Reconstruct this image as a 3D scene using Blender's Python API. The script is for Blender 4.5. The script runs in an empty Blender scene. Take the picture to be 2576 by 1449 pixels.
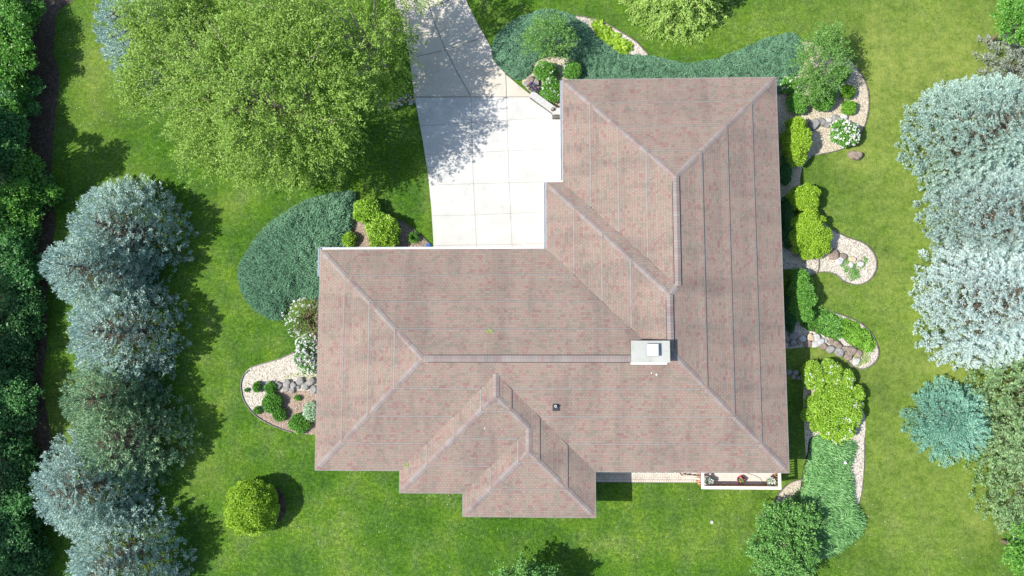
import bpy, bmesh, math, random
import numpy as np
from mathutils import Vector, Matrix, noise
from mathutils.geometry import tessellate_polygon
random.seed(7)
RNG = np.random.default_rng(11)
S = bpy.context.scene
C = S.collection
rad = math.radians
# ------------------------------------------------------------------ camera, sky, sun, exposure
CAM_H = 45.5
_t, _r, _w = rad(-5.0924), rad(1.8834), rad(0.0186)
RX = np.array([[1, 0, 0], [0, math.cos(_t), -math.sin(_t)], [0, math.sin(_t), math.cos(_t)]])
RY = np.array([[math.cos(_r), 0, math.sin(_r)], [0, 1, 0], [-math.sin(_r), 0, math.cos(_r)]])
RZ = np.array([[math.cos(_w), -math.sin(_w), 0], [math.sin(_w), math.cos(_w), 0], [0, 0, 1]])
RM = RX @ RY @ RZ
flip = lambda v: Vector((v[0], -v[1], -v[2]))
cd = bpy.data.cameras.new("camera"); cam = bpy.data.objects.new("camera", cd); C.objects.link(cam)
right, down, fwd = flip(RM[0]), flip(RM[1]), flip(RM[2])
mw = Matrix((( right.x, -down.x, -fwd.x, 0), (right.y, -down.y, -fwd.y, 0), (right.z, -down.z, -fwd.z, CAM_H), (0, 0, 0, 1)))
cam.matrix_world = mw
cd.sensor_width = 36; cd.lens = 1793.0 / 2576 * 36; cd.clip_end = 600; cd.clip_start = .5
S.camera = cam
SUN_EL, SUN_AZ = rad(48), rad(189.5)       # direction the sun stands in (math azimuth)
W = bpy.data.worlds.new("World"); S.world = W; W.use_nodes = True
nt = W.node_tree; bg = nt.nodes['Background']
sky = nt.nodes.new('ShaderNodeTexSky'); sky.sky_type = 'NISHITA'; sky.sun_disc = False
sky.sun_elevation = SUN_EL; sky.sun_rotation = math.pi / 2 - SUN_AZ
nt.links.new(sky.outputs[0], bg.inputs[0]); bg.inputs[1].default_value = .115
sl = bpy.data.lights.new("sun", 'SUN'); sl.energy = 3.9; sl.angle = rad(.53); sl.color = (1, .96, .89)
so = bpy.data.objects.new("sun", sl); C.objects.link(so)
sd = Vector((math.cos(SUN_EL) * math.cos(SUN_AZ), math.cos(SUN_EL) * math.sin(SUN_AZ), math.sin(SUN_EL)))
so.rotation_euler = sd.to_track_quat('Z', 'Y').to_euler(); so.location = sd * 60
S.view_settings.view_transform = 'Standard'; S.view_settings.look = 'None'
S.view_settings.exposure = .75; S.view_settings.gamma = 1

# ------------------------------------------------------------------ helpers
def G(px, py, h=0.0):
    """world point at height h that stands where the survey grid (2576 x 1449) reads px,py"""
    d = RM.T @ np.array([(px - 1288) / 1793.0, (py - 724.5) / 1793.0, 1.0])
    s = (CAM_H - h) / d[2]
    return Vector((d[0] * s, -d[1] * s, h))
M2P = 1 / .0254
def tag(o, label=None, cat=None, group=None, kind=None):
    if label: o['label'] = label
    if cat: o['category'] = cat
    if group: o['group'] = group
    if kind: o['kind'] = kind
    return o
def empty(name, loc, label, cat, group=None):
    o = bpy.data.objects.new(name, None); C.objects.link(o); o.location = loc; o.empty_display_size = .3
    return tag(o, label, cat, group)
def link(name, me, mat, parent=None, loc=None):
    o = bpy.data.objects.new(name, me); C.objects.link(o)
    if isinstance(mat, (list, tuple)):
        for m in mat: me.materials.append(m)
    elif mat: me.materials.append(mat)
    if parent:
        o.parent = parent
        # geometry is written in world coordinates: cancel the parent's place
        l = Vector((0, 0, 0)); p = parent
        while p: l += p.location; p = p.parent
        o.location = -l
    return o
def bmobj(name, bm, mat, parent=None, smooth=False):
    me = bpy.data.meshes.new(name); bm.normal_update(); bm.to_mesh(me); bm.free()
    if smooth: me.shade_smooth()
    return link(name, me, mat, parent)
def quads(name, V, mat, parent=None, tri=False):
    """V: (n,4,3) array of loose quads"""
    k = V.shape[1]; n = V.shape[0]
    me = bpy.data.meshes.new(name)
    me.vertices.add(n * k); me.vertices.foreach_set('co', V.reshape(-1).astype(np.float32))
    me.loops.add(n * k); me.loops.foreach_set('vertex_index', np.arange(n * k, dtype=np.int32))
    me.polygons.add(n); me.polygons.foreach_set('loop_start', np.arange(0, n * k, k, dtype=np.int32))
    me.polygons.foreach_set('loop_total', np.full(n, k, dtype=np.int32))
    me.update(calc_edges=True); me.validate()
    return link(name, me, mat, parent)
def box(bm, c, s, rz=0, mat=0):
    r = bmesh.ops.create_cube(bm, size=1, matrix=Matrix.Translation(c) @ Matrix.Rotation(rz, 4, 'Z') @ Matrix.Diagonal((*s, 1)))
    for f in {f for v in r['verts'] for f in v.link_faces}: f.material_index = mat
    return r['verts']
def cyl(bm, p0, p1, r0, r1, n=10):
    p0, p1 = Vector(p0), Vector(p1); d = p1 - p0
    m = Matrix.Translation((p0 + p1) / 2) @ d.to_track_quat('Z', 'Y').to_matrix().to_4x4()
    bmesh.ops.create_cone(bm, segments=n, cap_ends=True, radius1=r0, radius2=max(r1, .001), depth=d.length, matrix=m)
def tube(bm, pts, r, n=6):
    for a, b in zip(pts, pts[1:]): cyl(bm, a, b, r, r, n)
def smooth_poly(pts, closed=True, sub=5):
    out = []; n = len(pts)
    for i in range(n if closed else n - 1):
        g = lambda k: pts[k % n] if closed else pts[max(0, min(n - 1, k))]
        p0, p1, p2, p3 = g(i - 1), g(i), g(i + 1), g(i + 2)
        for j in range(sub):
            t = j / sub
            out.append(tuple(.5 * ((2 * b) + (c - a) * t + (2 * a - 5 * b + 4 * c - d) * t * t + (3 * b - a - 3 * c + d) * t ** 3)
                             for a, b, c, d in zip(p0, p1, p2, p3)))
    if not closed: out.append(tuple(pts[-1]))
    return out
def sheet(name, px, z, mat, smooth=True, thick=0.0, kind='structure'):
    p = smooth_poly(px) if smooth else px
    w = [G(x, y, 0) for x, y in p]
    bm = bmesh.new(); vs = [bm.verts.new((v.x, v.y, z)) for v in w]
    for t in tessellate_polygon([[Vector((v.x, v.y, 0)) for v in w]]):
        try:
            f = bm.faces.new([vs[i] for i in t])
        except ValueError: pass
    bm.normal_update()
    for f in bm.faces:
        if f.normal.z < 0: f.normal_flip()
    if thick:
        lo = [bm.verts.new((v.x, v.y, z - thick)) for v in w]
        for i in range(len(w)):
            j = (i + 1) % len(w)
            try: bm.faces.new([vs[i], vs[j], lo[j], lo[i]])
            except ValueError: pass
    o = bmobj(name, bm, mat)
    if kind: o['kind'] = kind
    return o

# ------------------------------------------------------------------ materials
def newmat(name):
    m = bpy.data.materials.new(name); m.use_nodes = True
    t = m.node_tree; b = t.nodes['Principled BSDF']
    return m, t, b
def N(t, kind, **kw):
    n = t.nodes.new(kind)
    for k, v in kw.items():
        if k in n.inputs: n.inputs[k].default_value = v
        else: setattr(n, k, v)
    return n
def ramp(t, fac, stops):
    r = t.nodes.new('ShaderNodeValToRGB'); e = r.color_ramp.elements
    while len(e) < len(stops): e.new(.5)
    for el, (p, c) in zip(e, stops): el.position = p; el.color = (*c, 1)
    t.links.new(fac, r.inputs[0]); return r
def mix(t, fac, a, b, mode='MIX'):
    m = t.nodes.new('ShaderNodeMix'); m.data_type = 'RGBA'; m.blend_type = mode
    for s, v in ((m.inputs[0], fac), (m.inputs[6], a), (m.inputs[7], b)):
        if isinstance(v, bpy.types.NodeSocket): t.links.new(v, s)
        else: s.default_value = v if not isinstance(v, tuple) else (*v, 1)
    return m.outputs[2]
def nz(t, scale, detail=4, rough=.6, coord='Object', stretch=None):
    tc = t.nodes.new('ShaderNodeTexCoord'); n = N(t, 'ShaderNodeTexNoise', Scale=scale, Detail=detail, Roughness=rough)
    src = tc.outputs[coord]
    if stretch:
        mp = t.nodes.new('ShaderNodeMapping'); mp.inputs['Scale'].default_value = stretch
        t.links.new(src, mp.inputs[0]); src = mp.outputs[0]
    t.links.new(src, n.inputs['Vector']); return n.outputs['Fac']
def bump(t, b, h, strength=.5, dist=.03):
    n = N(t, 'ShaderNodeBump', Strength=strength, Distance=dist); t.links.new(h, n.inputs['Height']); t.links.new(n.outputs[0], b.inputs['Normal'])
def rough_mat(name, c1, c2, scale=8, rough=.85, bumpd=.02, spec=.3, metallic=0, detail=5):
    m, t, b = newmat(name); f = nz(t, scale, detail)
    r = ramp(t, f, [(.3, c1), (.7, c2)]); t.links.new(r.outputs[0], b.inputs['Base Color'])
    b.inputs['Roughness'].default_value = rough; b.inputs['Specular IOR Level'].default_value = spec; b.inputs['Metallic'].default_value = metallic
    if bumpd: bump(t, b, f, .6, bumpd)
    return m
def leaf_mat(name, lo, mid, hi, trans=.25, rough=.5, nscale=.9, spec=.4, namp=.35):
    m, t, b = newmat(name)
    g = t.nodes.new('ShaderNodeNewGeometry')
    f = nz(t, nscale, 3)
    ma = N(t, 'ShaderNodeMath', operation='MULTIPLY_ADD'); t.links.new(f, ma.inputs[0]); ma.inputs[1].default_value = namp * 2; ma.inputs[2].default_value = -namp
    ad = N(t, 'ShaderNodeMath', operation='ADD', use_clamp=True); t.links.new(g.outputs['Random Per Island'], ad.inputs[0]); t.links.new(ma.outputs[0], ad.inputs[1])
    r = ramp(t, ad.outputs[0], [(.0, lo), (.5, mid), (1, hi)])
    t.links.new(r.outputs[0], b.inputs['Base Color']); b.inputs['Roughness'].default_value = rough; b.inputs['Specular IOR Level'].default_value = spec
    tr = t.nodes.new('ShaderNodeBsdfTranslucent'); t.links.new(r.outputs[0], tr.inputs[0])
    ms = t.nodes.new('ShaderNodeMixShader'); ms.inputs[0].default_value = trans
    t.links.new(b.outputs[0], ms.inputs[1]); t.links.new(tr.outputs[0], ms.inputs[2])
    t.links.new(ms.outputs[0], t.nodes['Material Output'].inputs[0])
    return m

def lawn_mat():
    m, t, b = newmat('lawn')
    at = t.nodes.new('ShaderNodeAttribute'); at.attribute_name = 'dry'
    big = nz(t, .22, 6, .62); mid = nz(t, 1.5, 6, .72); fine = nz(t, 4.5, 3, .9)
    st = nz(t, .55, 3, .5, stretch=(1.6, .12, 1))
    gr = nz(t, 13, 2, .8)
    base = ramp(t, big, [(.32, (.034, .100, .008)), (.50, (.068, .155, .012)), (.68, (.125, .212, .022))])
    c = mix(t, mid, (.50, .56, .7), (1.45, 1.42, 1.3)); c = mix(t, 1.0, base.outputs[0], c, 'MULTIPLY')
    f1 = ramp(t, fine, [(.28, (.38, .46, .38)), (.5, (.95, .97, .95)), (.74, (1.9, 1.75, 2.0))]); c = mix(t, 1.0, c, f1.outputs[0], 'MULTIPLY')
    f2 = ramp(t, gr, [(.3, (.5, .55, .5)), (.5, (1, 1, 1)), (.72, (1.6, 1.5, 1.7))]); c = mix(t, .9, c, f2.outputs[0], 'MULTIPLY')
    c3 = mix(t, st, (.85, .9, .9), (1.15, 1.1, 1.1)); c = mix(t, .8, c, c3, 'MULTIPLY')
    hv = nz(t, .9, 4, .7, stretch=(1, .8, 1)); hm = ramp(t, hv, [(.42, (0, 0, 0)), (.66, (1, 1, 1))]); c = mix(t, hm.outputs[0], c, mix(t, 1.0, c, (1.05, .92, 2.2), 'MULTIPLY'))
    hw2 = nz(t, .7, 5, .75, stretch=(.8, 1, 1.3)); hm2 = ramp(t, hw2, [(.52, (0, 0, 0)), (.70, (.6, .6, .6))]); c = mix(t, hm2.outputs[0], c, mix(t, 1.0, c, (1.75, 1.3, 1.3), 'MULTIPLY'))
    # yellowing where the turf is dry
    ma = N(t, 'ShaderNodeMath', operation='MULTIPLY'); t.links.new(at.outputs['Fac'], ma.inputs[0])
    mm = N(t, 'ShaderNodeMapRange'); mm.inputs[1].default_value = .3; mm.inputs[2].default_value = .62; t.links.new(mid, mm.inputs[0])
    m3 = N(t, 'ShaderNodeMath', operation='MULTIPLY_ADD'); t.links.new(mm.outputs[0], m3.inputs[0]); m3.inputs[1].default_value = .75; m3.inputs[2].default_value = .25
    t.links.new(m3.outputs[0], ma.inputs[1])
    ma.use_clamp = True
    drycol = mix(t, fine, (.12, .18, .018), (.36, .39, .11))
    c = mix(t, ma.outputs[0], c, drycol)
    t.links.new(c, b.inputs['Base Color']); b.inputs['Roughness'].default_value = .9; b.inputs['Specular IOR Level'].default_value = .08
    bump(t, b, gr, 1.0, .05)
    return m
def gravel_mat(name, cols, sc=16):
    m, t, b = newmat(name)
    tc = t.nodes.new('ShaderNodeTexCoord'); v = N(t, 'ShaderNodeTexVoronoi', Scale=sc); t.links.new(tc.outputs['Object'], v.inputs['Vector'])
    sp = t.nodes.new('ShaderNodeSeparateColor'); t.links.new(v.outputs['Color'], sp.inputs[0])
    r = ramp(t, sp.outputs[0], [(i / (len(cols) - 1), c) for i, c in enumerate(cols)])
    big = nz(t, .9, 4); c = mix(t, big, (.82, .8, .76), (1.12, 1.12, 1.12)); c = mix(t, 1.0, r.outputs[0], c, 'MULTIPLY')
    t.links.new(c, b.inputs['Base Color']); b.inputs['Roughness'].default_value = .85
    iv = N(t, 'ShaderNodeMath', operation='SUBTRACT'); iv.inputs[0].default_value = 1; t.links.new(v.outputs['Distance'], iv.inputs[1])
    bump(t, b, iv.outputs[0], 1.0, .035)
    return m
def shingle_mat(name, cap=False):
    m, t, b = newmat(name)
    uv = t.nodes.new('ShaderNodeTexCoord')
    br = N(t, 'ShaderNodeTexBrick'); t.links.new(uv.outputs['UV'], br.inputs['Vector'])
    br.inputs['Scale'].default_value = 1
    br.offset = .37 if not cap else 0; br.offset_frequency = 2
    br.inputs['Brick Width'].default_value = .2 if not cap else .17
    br.inputs['Row Height'].default_value = .15 if not cap else 2
    br.inputs['Mortar Size'].default_value = .009 if not cap else .008
    br.inputs['Mortar Smooth'].default_value = .3
    br.inputs['Color1'].default_value = (0, 0, 0, 1); br.inputs['Color2'].default_value = (1, 1, 1, 1); br.inputs['Mortar'].default_value = (.5, .5, .5, 1)
    cols = [(0, (.225, .192, .158)), (.32, (.272, .227, .184)), (.55, (.296, .227, .189)), (.78, (.296, .205, .175)), (1, (.250, .160, .142))]
    if cap: cols = [(0, (.285, .258, .24)), (.4, (.275, .235, .215)), (.7, (.275, .22, .20)), (1, (.26, .195, .18))]
    b2 = N(t, 'ShaderNodeTexBrick'); t.links.new(uv.outputs['UV'], b2.inputs['Vector']); b2.inputs['Scale'].default_value = 1; b2.offset = .23; b2.offset_frequency = 3
    b2.inputs['Brick Width'].default_value = .37 if not cap else .5; b2.inputs['Row Height'].default_value = .15 if not cap else 2; b2.inputs['Mortar Size'].default_value = 0
    b2.inputs['Color1'].default_value = (0, 0, 0, 1); b2.inputs['Color2'].default_value = (1, 1, 1, 1)
    r = ramp(t, mix(t, .5, br.outputs['Color'], b2.outputs['Color']), [((p - .5) * .8 + .5, c_) for p, c_ in cols])
    # courses of laminated tabs: a second, wider pattern of reds running along each course
    nz2 = nz(t, 1.0, 2, .5, 'UV', stretch=(1.7, 6.6, 1)); rr = ramp(t, nz2, [(.42, (1.0, 1.02, 1.0)), (.62, (1.0, .91, .88))])
    c = mix(t, .7 if not cap else .2, r.outputs[0], rr.outputs[0], 'MULTIPLY')
    d = nz(t, .45, 5, .6, 'Object'); dd = ramp(t, d, [(.33, (.76, .76, .79)), (.5, (1, 1, 1)), (.72, (1.08, 1.06, 1.05))])
    c = mix(t, .55, c, dd.outputs[0], 'MULTIPLY')
    # weather streaks run down the slope
    s2 = nz(t, 1.0, 4, .6, 'UV', stretch=(.75, .13, 1)); ss = ramp(t, s2, [(.36, (.72, .73, .77)), (.52, (1, 1, 1))])
    c = mix(t, .6, c, ss.outputs[0], 'MULTIPLY')
    gn = nz(t, 40, 2, .7, 'UV'); c = mix(t, .35, c, mix(t, gn, (.6, .6, .6), (1.4, 1.4, 1.4)), 'MULTIPLY')
    mo = ramp(t, br.outputs['Fac'], [(0, (1, 1, 1)), (1, (.80, .79, .79))]); c = mix(t, 1.0, c, mo.outputs[0], 'MULTIPLY')
    t.links.new(c, b.inputs['Base Color']); b.inputs['Roughness'].default_value = .9; b.inputs['Specular IOR Level'].default_value = .25
    iv = N(t, 'ShaderNodeMath', operation='SUBTRACT'); iv.inputs[0].default_value = 1; t.links.new(br.outputs['Fac'], iv.inputs[1])
    bump(t, b, iv.outputs[0], .6, .012)
    return m
M = {}
M['lawn'] = lawn_mat()
M['shingle'] = shingle_mat('shingle'); M['cap'] = shingle_mat('cap', True)
M['gravel'] = gravel_mat('white gravel', [(.24, .20, .15), (.54, .49, .41), (.64, .60, .53), (.40, .35, .28), (.70, .67, .60)], 15)
M['tan_gravel'] = gravel_mat('tan gravel', [(.28, .23, .16), (.5, .43, .32), (.62, .56, .45), (.42, .36, .25), (.66, .6, .5)], 15)
M['mulch'] = gravel_mat('pinkish mulch', [(.17, .12, .09), (.36, .27, .21), (.25, .18, .14), (.45, .36, .29), (.3, .22, .17)], 14)
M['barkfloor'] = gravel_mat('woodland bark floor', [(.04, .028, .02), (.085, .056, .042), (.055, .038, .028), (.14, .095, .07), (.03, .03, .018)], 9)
M['soil'] = rough_mat('dark soil', (.02, .025, .014), (.05, .05, .03), 6)
def concrete(name, c1, c2, stain=(.8, .78, .72)):
    m, t, b = newmat(name); f = nz(t, .5, 6, .6); r = ramp(t, f, [(.3, c1), (.68, c2)])
    g = nz(t, 14, 5, .75); c = mix(t, .5, r.outputs[0], mix(t, g, (.8, .8, .8), (1.15, 1.15, 1.15)), 'MULTIPLY')
    s = nz(t, 1.7, 5, .7); sr = ramp(t, s, [(.30, stain), (.45, (1, 1, 1))]); c = mix(t, .6, c, sr.outputs[0], 'MULTIPLY')
    t.links.new(c, b.inputs['Base Color']); b.inputs['Roughness'].default_value = .8; bump(t, b, g, .3, .005); return m
M['drive'] = concrete('pale concrete', (.47, .465, .44), (.60, .59, .555), (.82, .81, .78))
M['drive_old'] = concrete('sandy concrete', (.50, .45, .37), (.60, .55, .465))
M['joint'] = rough_mat('joint', (.30, .28, .25), (.42, .39, .35), 5, bumpd=0)
M['joint_dark'] = rough_mat('dark joint', (.09, .08, .07), (.17, .155, .135), 5, bumpd=0)
M['capstone'] = rough_mat('capstone', (.40, .40, .39), (.52, .52, .50), 7)
M['stone_face'] = gravel_mat('dark stacked stone', [(.05, .05, .045), (.16, .15, .14), (.10, .10, .09), (.24, .22, .2)], 9)
M['crown'] = concrete('chimney mortar', (.36, .365, .33), (.46, .47, .43), (.7, .7, .65))
M['white_metal'] = rough_mat('white painted metal', (.74, .76, .78), (.80, .81, .82), 3, .4, 0, .5)
M['gutter'] = rough_mat('gutter', (.60, .63, .66), (.68, .70, .72), 2, .45, 0, .5)
M['strip'] = rough_mat('grey strip', (.20, .21, .21), (.27, .28, .275), 4, .7, 0, .2)
M['dark'] = rough_mat('dark metal', (.03, .03, .033), (.06, .06, .065), 8, .5, 0, .4)
M['grey_metal'] = rough_mat('grey metal', (.30, .32, .34), (.42, .44, .46), 5, .4, 0, .5, .4)
M['wall'] = rough_mat('wall siding', (.42, .36, .28), (.5, .43, .34), 3, .8, .01)
M['soffit'] = rough_mat('soffit', (.55, .52, .47), (.6, .57, .52), 3, .7, 0)
M['glass'] = rough_mat('window glass', (.03, .04, .05), (.05, .06, .07), 2, .08, 0, .6)
M['door'] = rough_mat('garage door', (.62, .58, .50), (.68, .64, .56), 3, .5, 0)
M['edge'] = rough_mat('bed edging', (.10, .095, .085), (.22, .20, .18), 3, .6, 0)
M['deck'] = rough_mat('deck boards', (.60, .50, .43), (.70, .61, .54), 5, .7, 0)
M['rail'] = rough_mat('deck rail', (.74, .70, .65), (.80, .77, .72), 4, .6, 0)
M['wood_red'] = rough_mat('reddish wood', (.36, .16, .08), (.5, .26, .15), 6, .7, 0)
M['paver'] = rough_mat('pavers', (.50, .43, .35), (.66, .59, .50), 1.8, .85, 0, detail=2)
M['bark'] = rough_mat('bark', (.10, .075, .05), (.22, .18, .13), 8, .9, .02)
M['bark_pale'] = rough_mat('pale bark', (.30, .26, .20), (.5, .44, .36), 6, .8, .01)
M['twig'] = rough_mat('grey brown twigs', (.20, .14, .09), (.38, .29, .20), 8, .9, 0)
M['terracotta'] = rough_mat('magenta pot', (.50, .03, .10), (.62, .05, .15), 6, .4, 0)
M['white_petal'] = leaf_mat('white petals', (.6, .6, .58), (.75, .75, .72), (.85, .85, .82), .2)
M['purple'] = leaf_mat('purple petals', (.05, .02, .16), (.12, .05, .30), (.45, .1, .3), .2)
M['pink'] = leaf_mat('pink petals', (.5, .1, .12), (.6, .2, .2), (.7, .4, .4), .2)
M['hose'] = rough_mat('hose', (.2, .3, .22), (.3, .4, .3), 6, .5, 0)
M['blue'] = rough_mat('blue plastic', (.03, .10, .35), (.06, .16, .45), 6, .4, 0)
for k, cs in {'rock_grey': ((.16, .155, .145), (.36, .35, .33)), 'rock_brown': ((.16, .125, .10), (.34, .27, .22)), 'rock_pale': ((.34, .34, .33), (.58, .57, .55)),
              'rock_tan': ((.42, .32, .21), (.62, .50, .36))}.items():
    M[k] = rough_mat(k, cs[0], cs[1], 3.5, .85, .06)
L = {
 'birch': leaf_mat('tree leaves', (.14, .25, .035), (.28, .45, .07), (.44, .62, .15), .42, .5, 1.7, namp=.45),
 'blue': leaf_mat('blue spruce', (.14, .25, .215), (.39, .57, .51), (.72, .86, .80), .30, .5, 2.4, namp=.45),
 'pale': leaf_mat('pale blue spruce', (.36, .49, .46), (.60, .73, .70), (.76, .85, .83), .30, .5, 2.2, namp=.3),
 'mint': leaf_mat('mint spruce', (.20, .33, .28), (.42, .58, .51), (.62, .77, .70), .30, .5, 2.2, namp=.35),
 'mint2': leaf_mat('grey mint spruce', (.20, .31, .28), (.44, .58, .54), (.64, .77, .73), .30, .5, 2.2, namp=.35),
 'sprgreen': leaf_mat('green spruce', (.10, .21, .11), (.28, .46, .26), (.50, .68, .40), .30, .5, 2.4, namp=.45),
 'olive': leaf_mat('olive spruce', (.14, .26, .11), (.32, .50, .23), (.50, .68, .37), .30, .5, .9),
 'teal': leaf_mat('teal spruce', (.11, .27, .20), (.21, .45, .33), (.36, .60, .46), .30, .5, 1.1),
 'greyspr': leaf_mat('grey pine', (.18, .21, .16), (.30, .35, .28), (.42, .47, .39), .12, .5, 1.1),
 'lime': leaf_mat('lime leaves', (.14, .32, .02), (.32, .55, .045), (.56, .75, .14), .35, .45),
 'limey': leaf_mat('yellow lime leaves', (.16, .33, .015), (.33, .54, .03), (.54, .73, .10), .35, .45),
 'larch': leaf_mat('larch needles', (.15, .28, .035), (.32, .50, .09), (.50, .66, .19), .3, .5),
 'juniper': leaf_mat('juniper sprays', (.065, .165, .085), (.13, .29, .16), (.22, .42, .25), .1, .6, .5),
 'juniper2': leaf_mat('grassy juniper', (.09, .24, .065), (.17, .40, .12), (.29, .53, .20), .2, .55, .6),
 'dark': leaf_mat('dark shaded leaves', (.022, .10, .028), (.06, .19, .055), (.13, .31, .09), .3, .45, .6),  # leaf colour darkened so the lower undergrowth reads as shaded
 'wood': leaf_mat('woodland leaves', (.045, .16, .045), (.11, .32, .09), (.23, .48, .15), .35, .45, .35, namp=.5),
 'mid': leaf_mat('mid green leaves', (.06, .20, .025), (.14, .37, .05), (.27, .53, .10), .3, .45),
 'bluegreen': leaf_mat('blue green leaves', (.06, .19, .035), (.15, .36, .075), (.29, .52, .15), .3, .45),
 'loose': leaf_mat('loose tree leaves', (.07, .19, .03), (.16, .34, .065), (.28, .48, .13), .3, .45),
 'box': leaf_mat('boxwood', (.08, .24, .012), (.17, .40, .03), (.29, .52, .06), .25, .5),
 'stripe': leaf_mat('variegated leaves', (.2, .4, .14), (.45, .62, .4), (.8, .86, .78), .25, .45),
 'weed': leaf_mat('weeds', (.2, .34, .05), (.34, .48, .09), (.48, .58, .18), .25, .5),
}

# ------------------------------------------------------------------ ground
def lawn():
    xs = np.concatenate([[-150, -90, -60], np.arange(-46, 46.01, .5), [60, 90, 150]])
    ys = np.concatenate([[-150, -80, -40], np.arange(-24, 34.01, .5), [50, 80, 150]])
    X, Y = np.meshgrid(xs, ys); n = X.size
    me = bpy.data.meshes.new('lawn')
    nx, ny = len(xs), len(ys)
    co = np.stack([X.ravel(), Y.ravel(), np.zeros(n)], 1)
    idx = np.arange(n).reshape(ny, nx)
    F = np.stack([idx[:-1, :-1], idx[:-1, 1:], idx[1:, 1:], idx[1:, :-1]], -1).reshape(-1, 4)
    me.vertices.add(n); me.vertices.foreach_set('co', co.ravel().astype(np.float32))
    me.loops.add(F.size); me.loops.foreach_set('vertex_index', F.ravel().astype(np.int32))
    me.polygons.add(len(F)); me.polygons.foreach_set('loop_start', np.arange(0, F.size, 4, dtype=np.int32)); me.polygons.foreach_set('loop_total', np.full(len(F), 4, dtype=np.int32))
    me.update(calc_edges=True)
    dry = np.full(n, .02)
    # px, py, rx, ry, amount (survey grid): turf that has dried out
    for px, py, rx, ry, a in [(2360, 500, 380, 700, .58), (2250, 150, 260, 300, .34), (250, 200, 90, 190, .42), (2150, 395, 45, 32, .8), (2205, 110, 16, 95, .95), (2198, 230, 13, 80, 1.0), (2260, 160, 60, 60, .3), (2420, 420, 60, 500, .1),
        (2160, 900, 160, 60, .25), (2210, 700, 55, 60, .35), (2060, 890, 90, 28, .45), (500, 900, 120, 260, .13), (1880, 1270, 300, 120, .12), (2300, 1200, 260, 330, .4),
        (330, 470, 60, 50, .5), (560, 520, 60, 40, .35), (2480, 1320, 60, 60, .5), (2390, 930, 70, 40, .5), (2060, 720, 60, 60, .32), (720, 395, 120, 60, .2), (520, 1195, 60, 60, .3),
        (2130, 1150, 30, 160, .3), (1170, 90, 60, 70, .25), (1600, 60, 400, 80, .1), (2450, 180, 120, 200, .3), (1085, 500, 12, 120, .5), (170, 1040, 70, 90, .35), (150, 1000, 100, 120, .2)]:
        c = G(px, py); rx *= .0254; ry *= .0254
        q = ((co[:, 0] - c.x) / rx) ** 2 + ((co[:, 1] - c.y) / ry) ** 2
        dry += a * np.exp(-q * 1.3)
    a = me.attributes.new('dry', 'FLOAT', 'POINT'); a.data.foreach_set('value', np.clip(dry, 0, 1).astype(np.float32))
    o = link('lawn', me, M['lawn']); o['kind'] = 'structure'
lawn()
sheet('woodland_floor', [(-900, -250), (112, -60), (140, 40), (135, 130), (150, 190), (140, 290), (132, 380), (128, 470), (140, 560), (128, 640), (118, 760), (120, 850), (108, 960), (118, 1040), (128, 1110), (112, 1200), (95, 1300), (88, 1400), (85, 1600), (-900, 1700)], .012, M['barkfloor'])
DRL = [(950, -90), (985, -20), (1012, 60), (1030, 140), (1037, 200), (1043, 245)]
sheet('driveway', [(950, -90), (985, -20), (1012, 60), (1030, 140), (1037, 200), (1043, 243.5), (1340, 243.5), (1300, 211), (1274, 189), (1241, 152), (1236, 122), (1222, 96), (1196, 50), (1172, 0), (1140, -90)], .035, M['drive_old'], False, .06)
sheet('driveway_apron', [(1043, 244.5), (1063, 350), (1077, 440), (1085, 520), (1090, 600), (1092, 700), (1480, 700), (1480, 300), (1393, 300), (1386, 284), (1341, 244.5)], .035, M['drive'], False, .06)
def joints(name, lines, w, mat, z=.041):
    bm = bmesh.new()
    for ln in lines:
        for a, b in zip(ln, ln[1:]):
            p, q = G(*a), G(*b); d = (q - p).normalized(); s = Vector((-d.y, d.x, 0)) * w / 2
            bm.faces.new([bm.verts.new((v.x, v.y, z)) for v in (p - s, q - s, q + s, p + s)])
    o = bmobj(name, bm, mat); o['kind'] = 'structure'; return o
j = joints('expansion_joint', [[(1065, -60), (1077, 10), (1100, 75), (1122, 128), (1150, 182), (1185, 243)]], .04, M['joint_dark'])
j = joints('driveway_seam', [[(1048, 143), (1118, 127), (1214, 95)], [(1078, 20), (1120, 5), (1160, -10)], [(1272, 186), (1274, 243)], [(1043, 245), (1340, 244)]], .03, M['joint_dark'], .046)
j = joints('apron_seam', [[(1185, 246), (1190, 440), (1200, 640)], [(1274, 246), (1280, 440), (1289, 640)], [(1057, 317), (1200, 308), (1390, 295)], [(1068, 389), (1190, 384), (1412, 374)],
     [(1083, 466), (1200, 462), (1372, 458)], [(1088, 543), (1200, 541), (1372, 533)], [(1091, 618), (1372, 613)]], .03, M['joint'])

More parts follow.
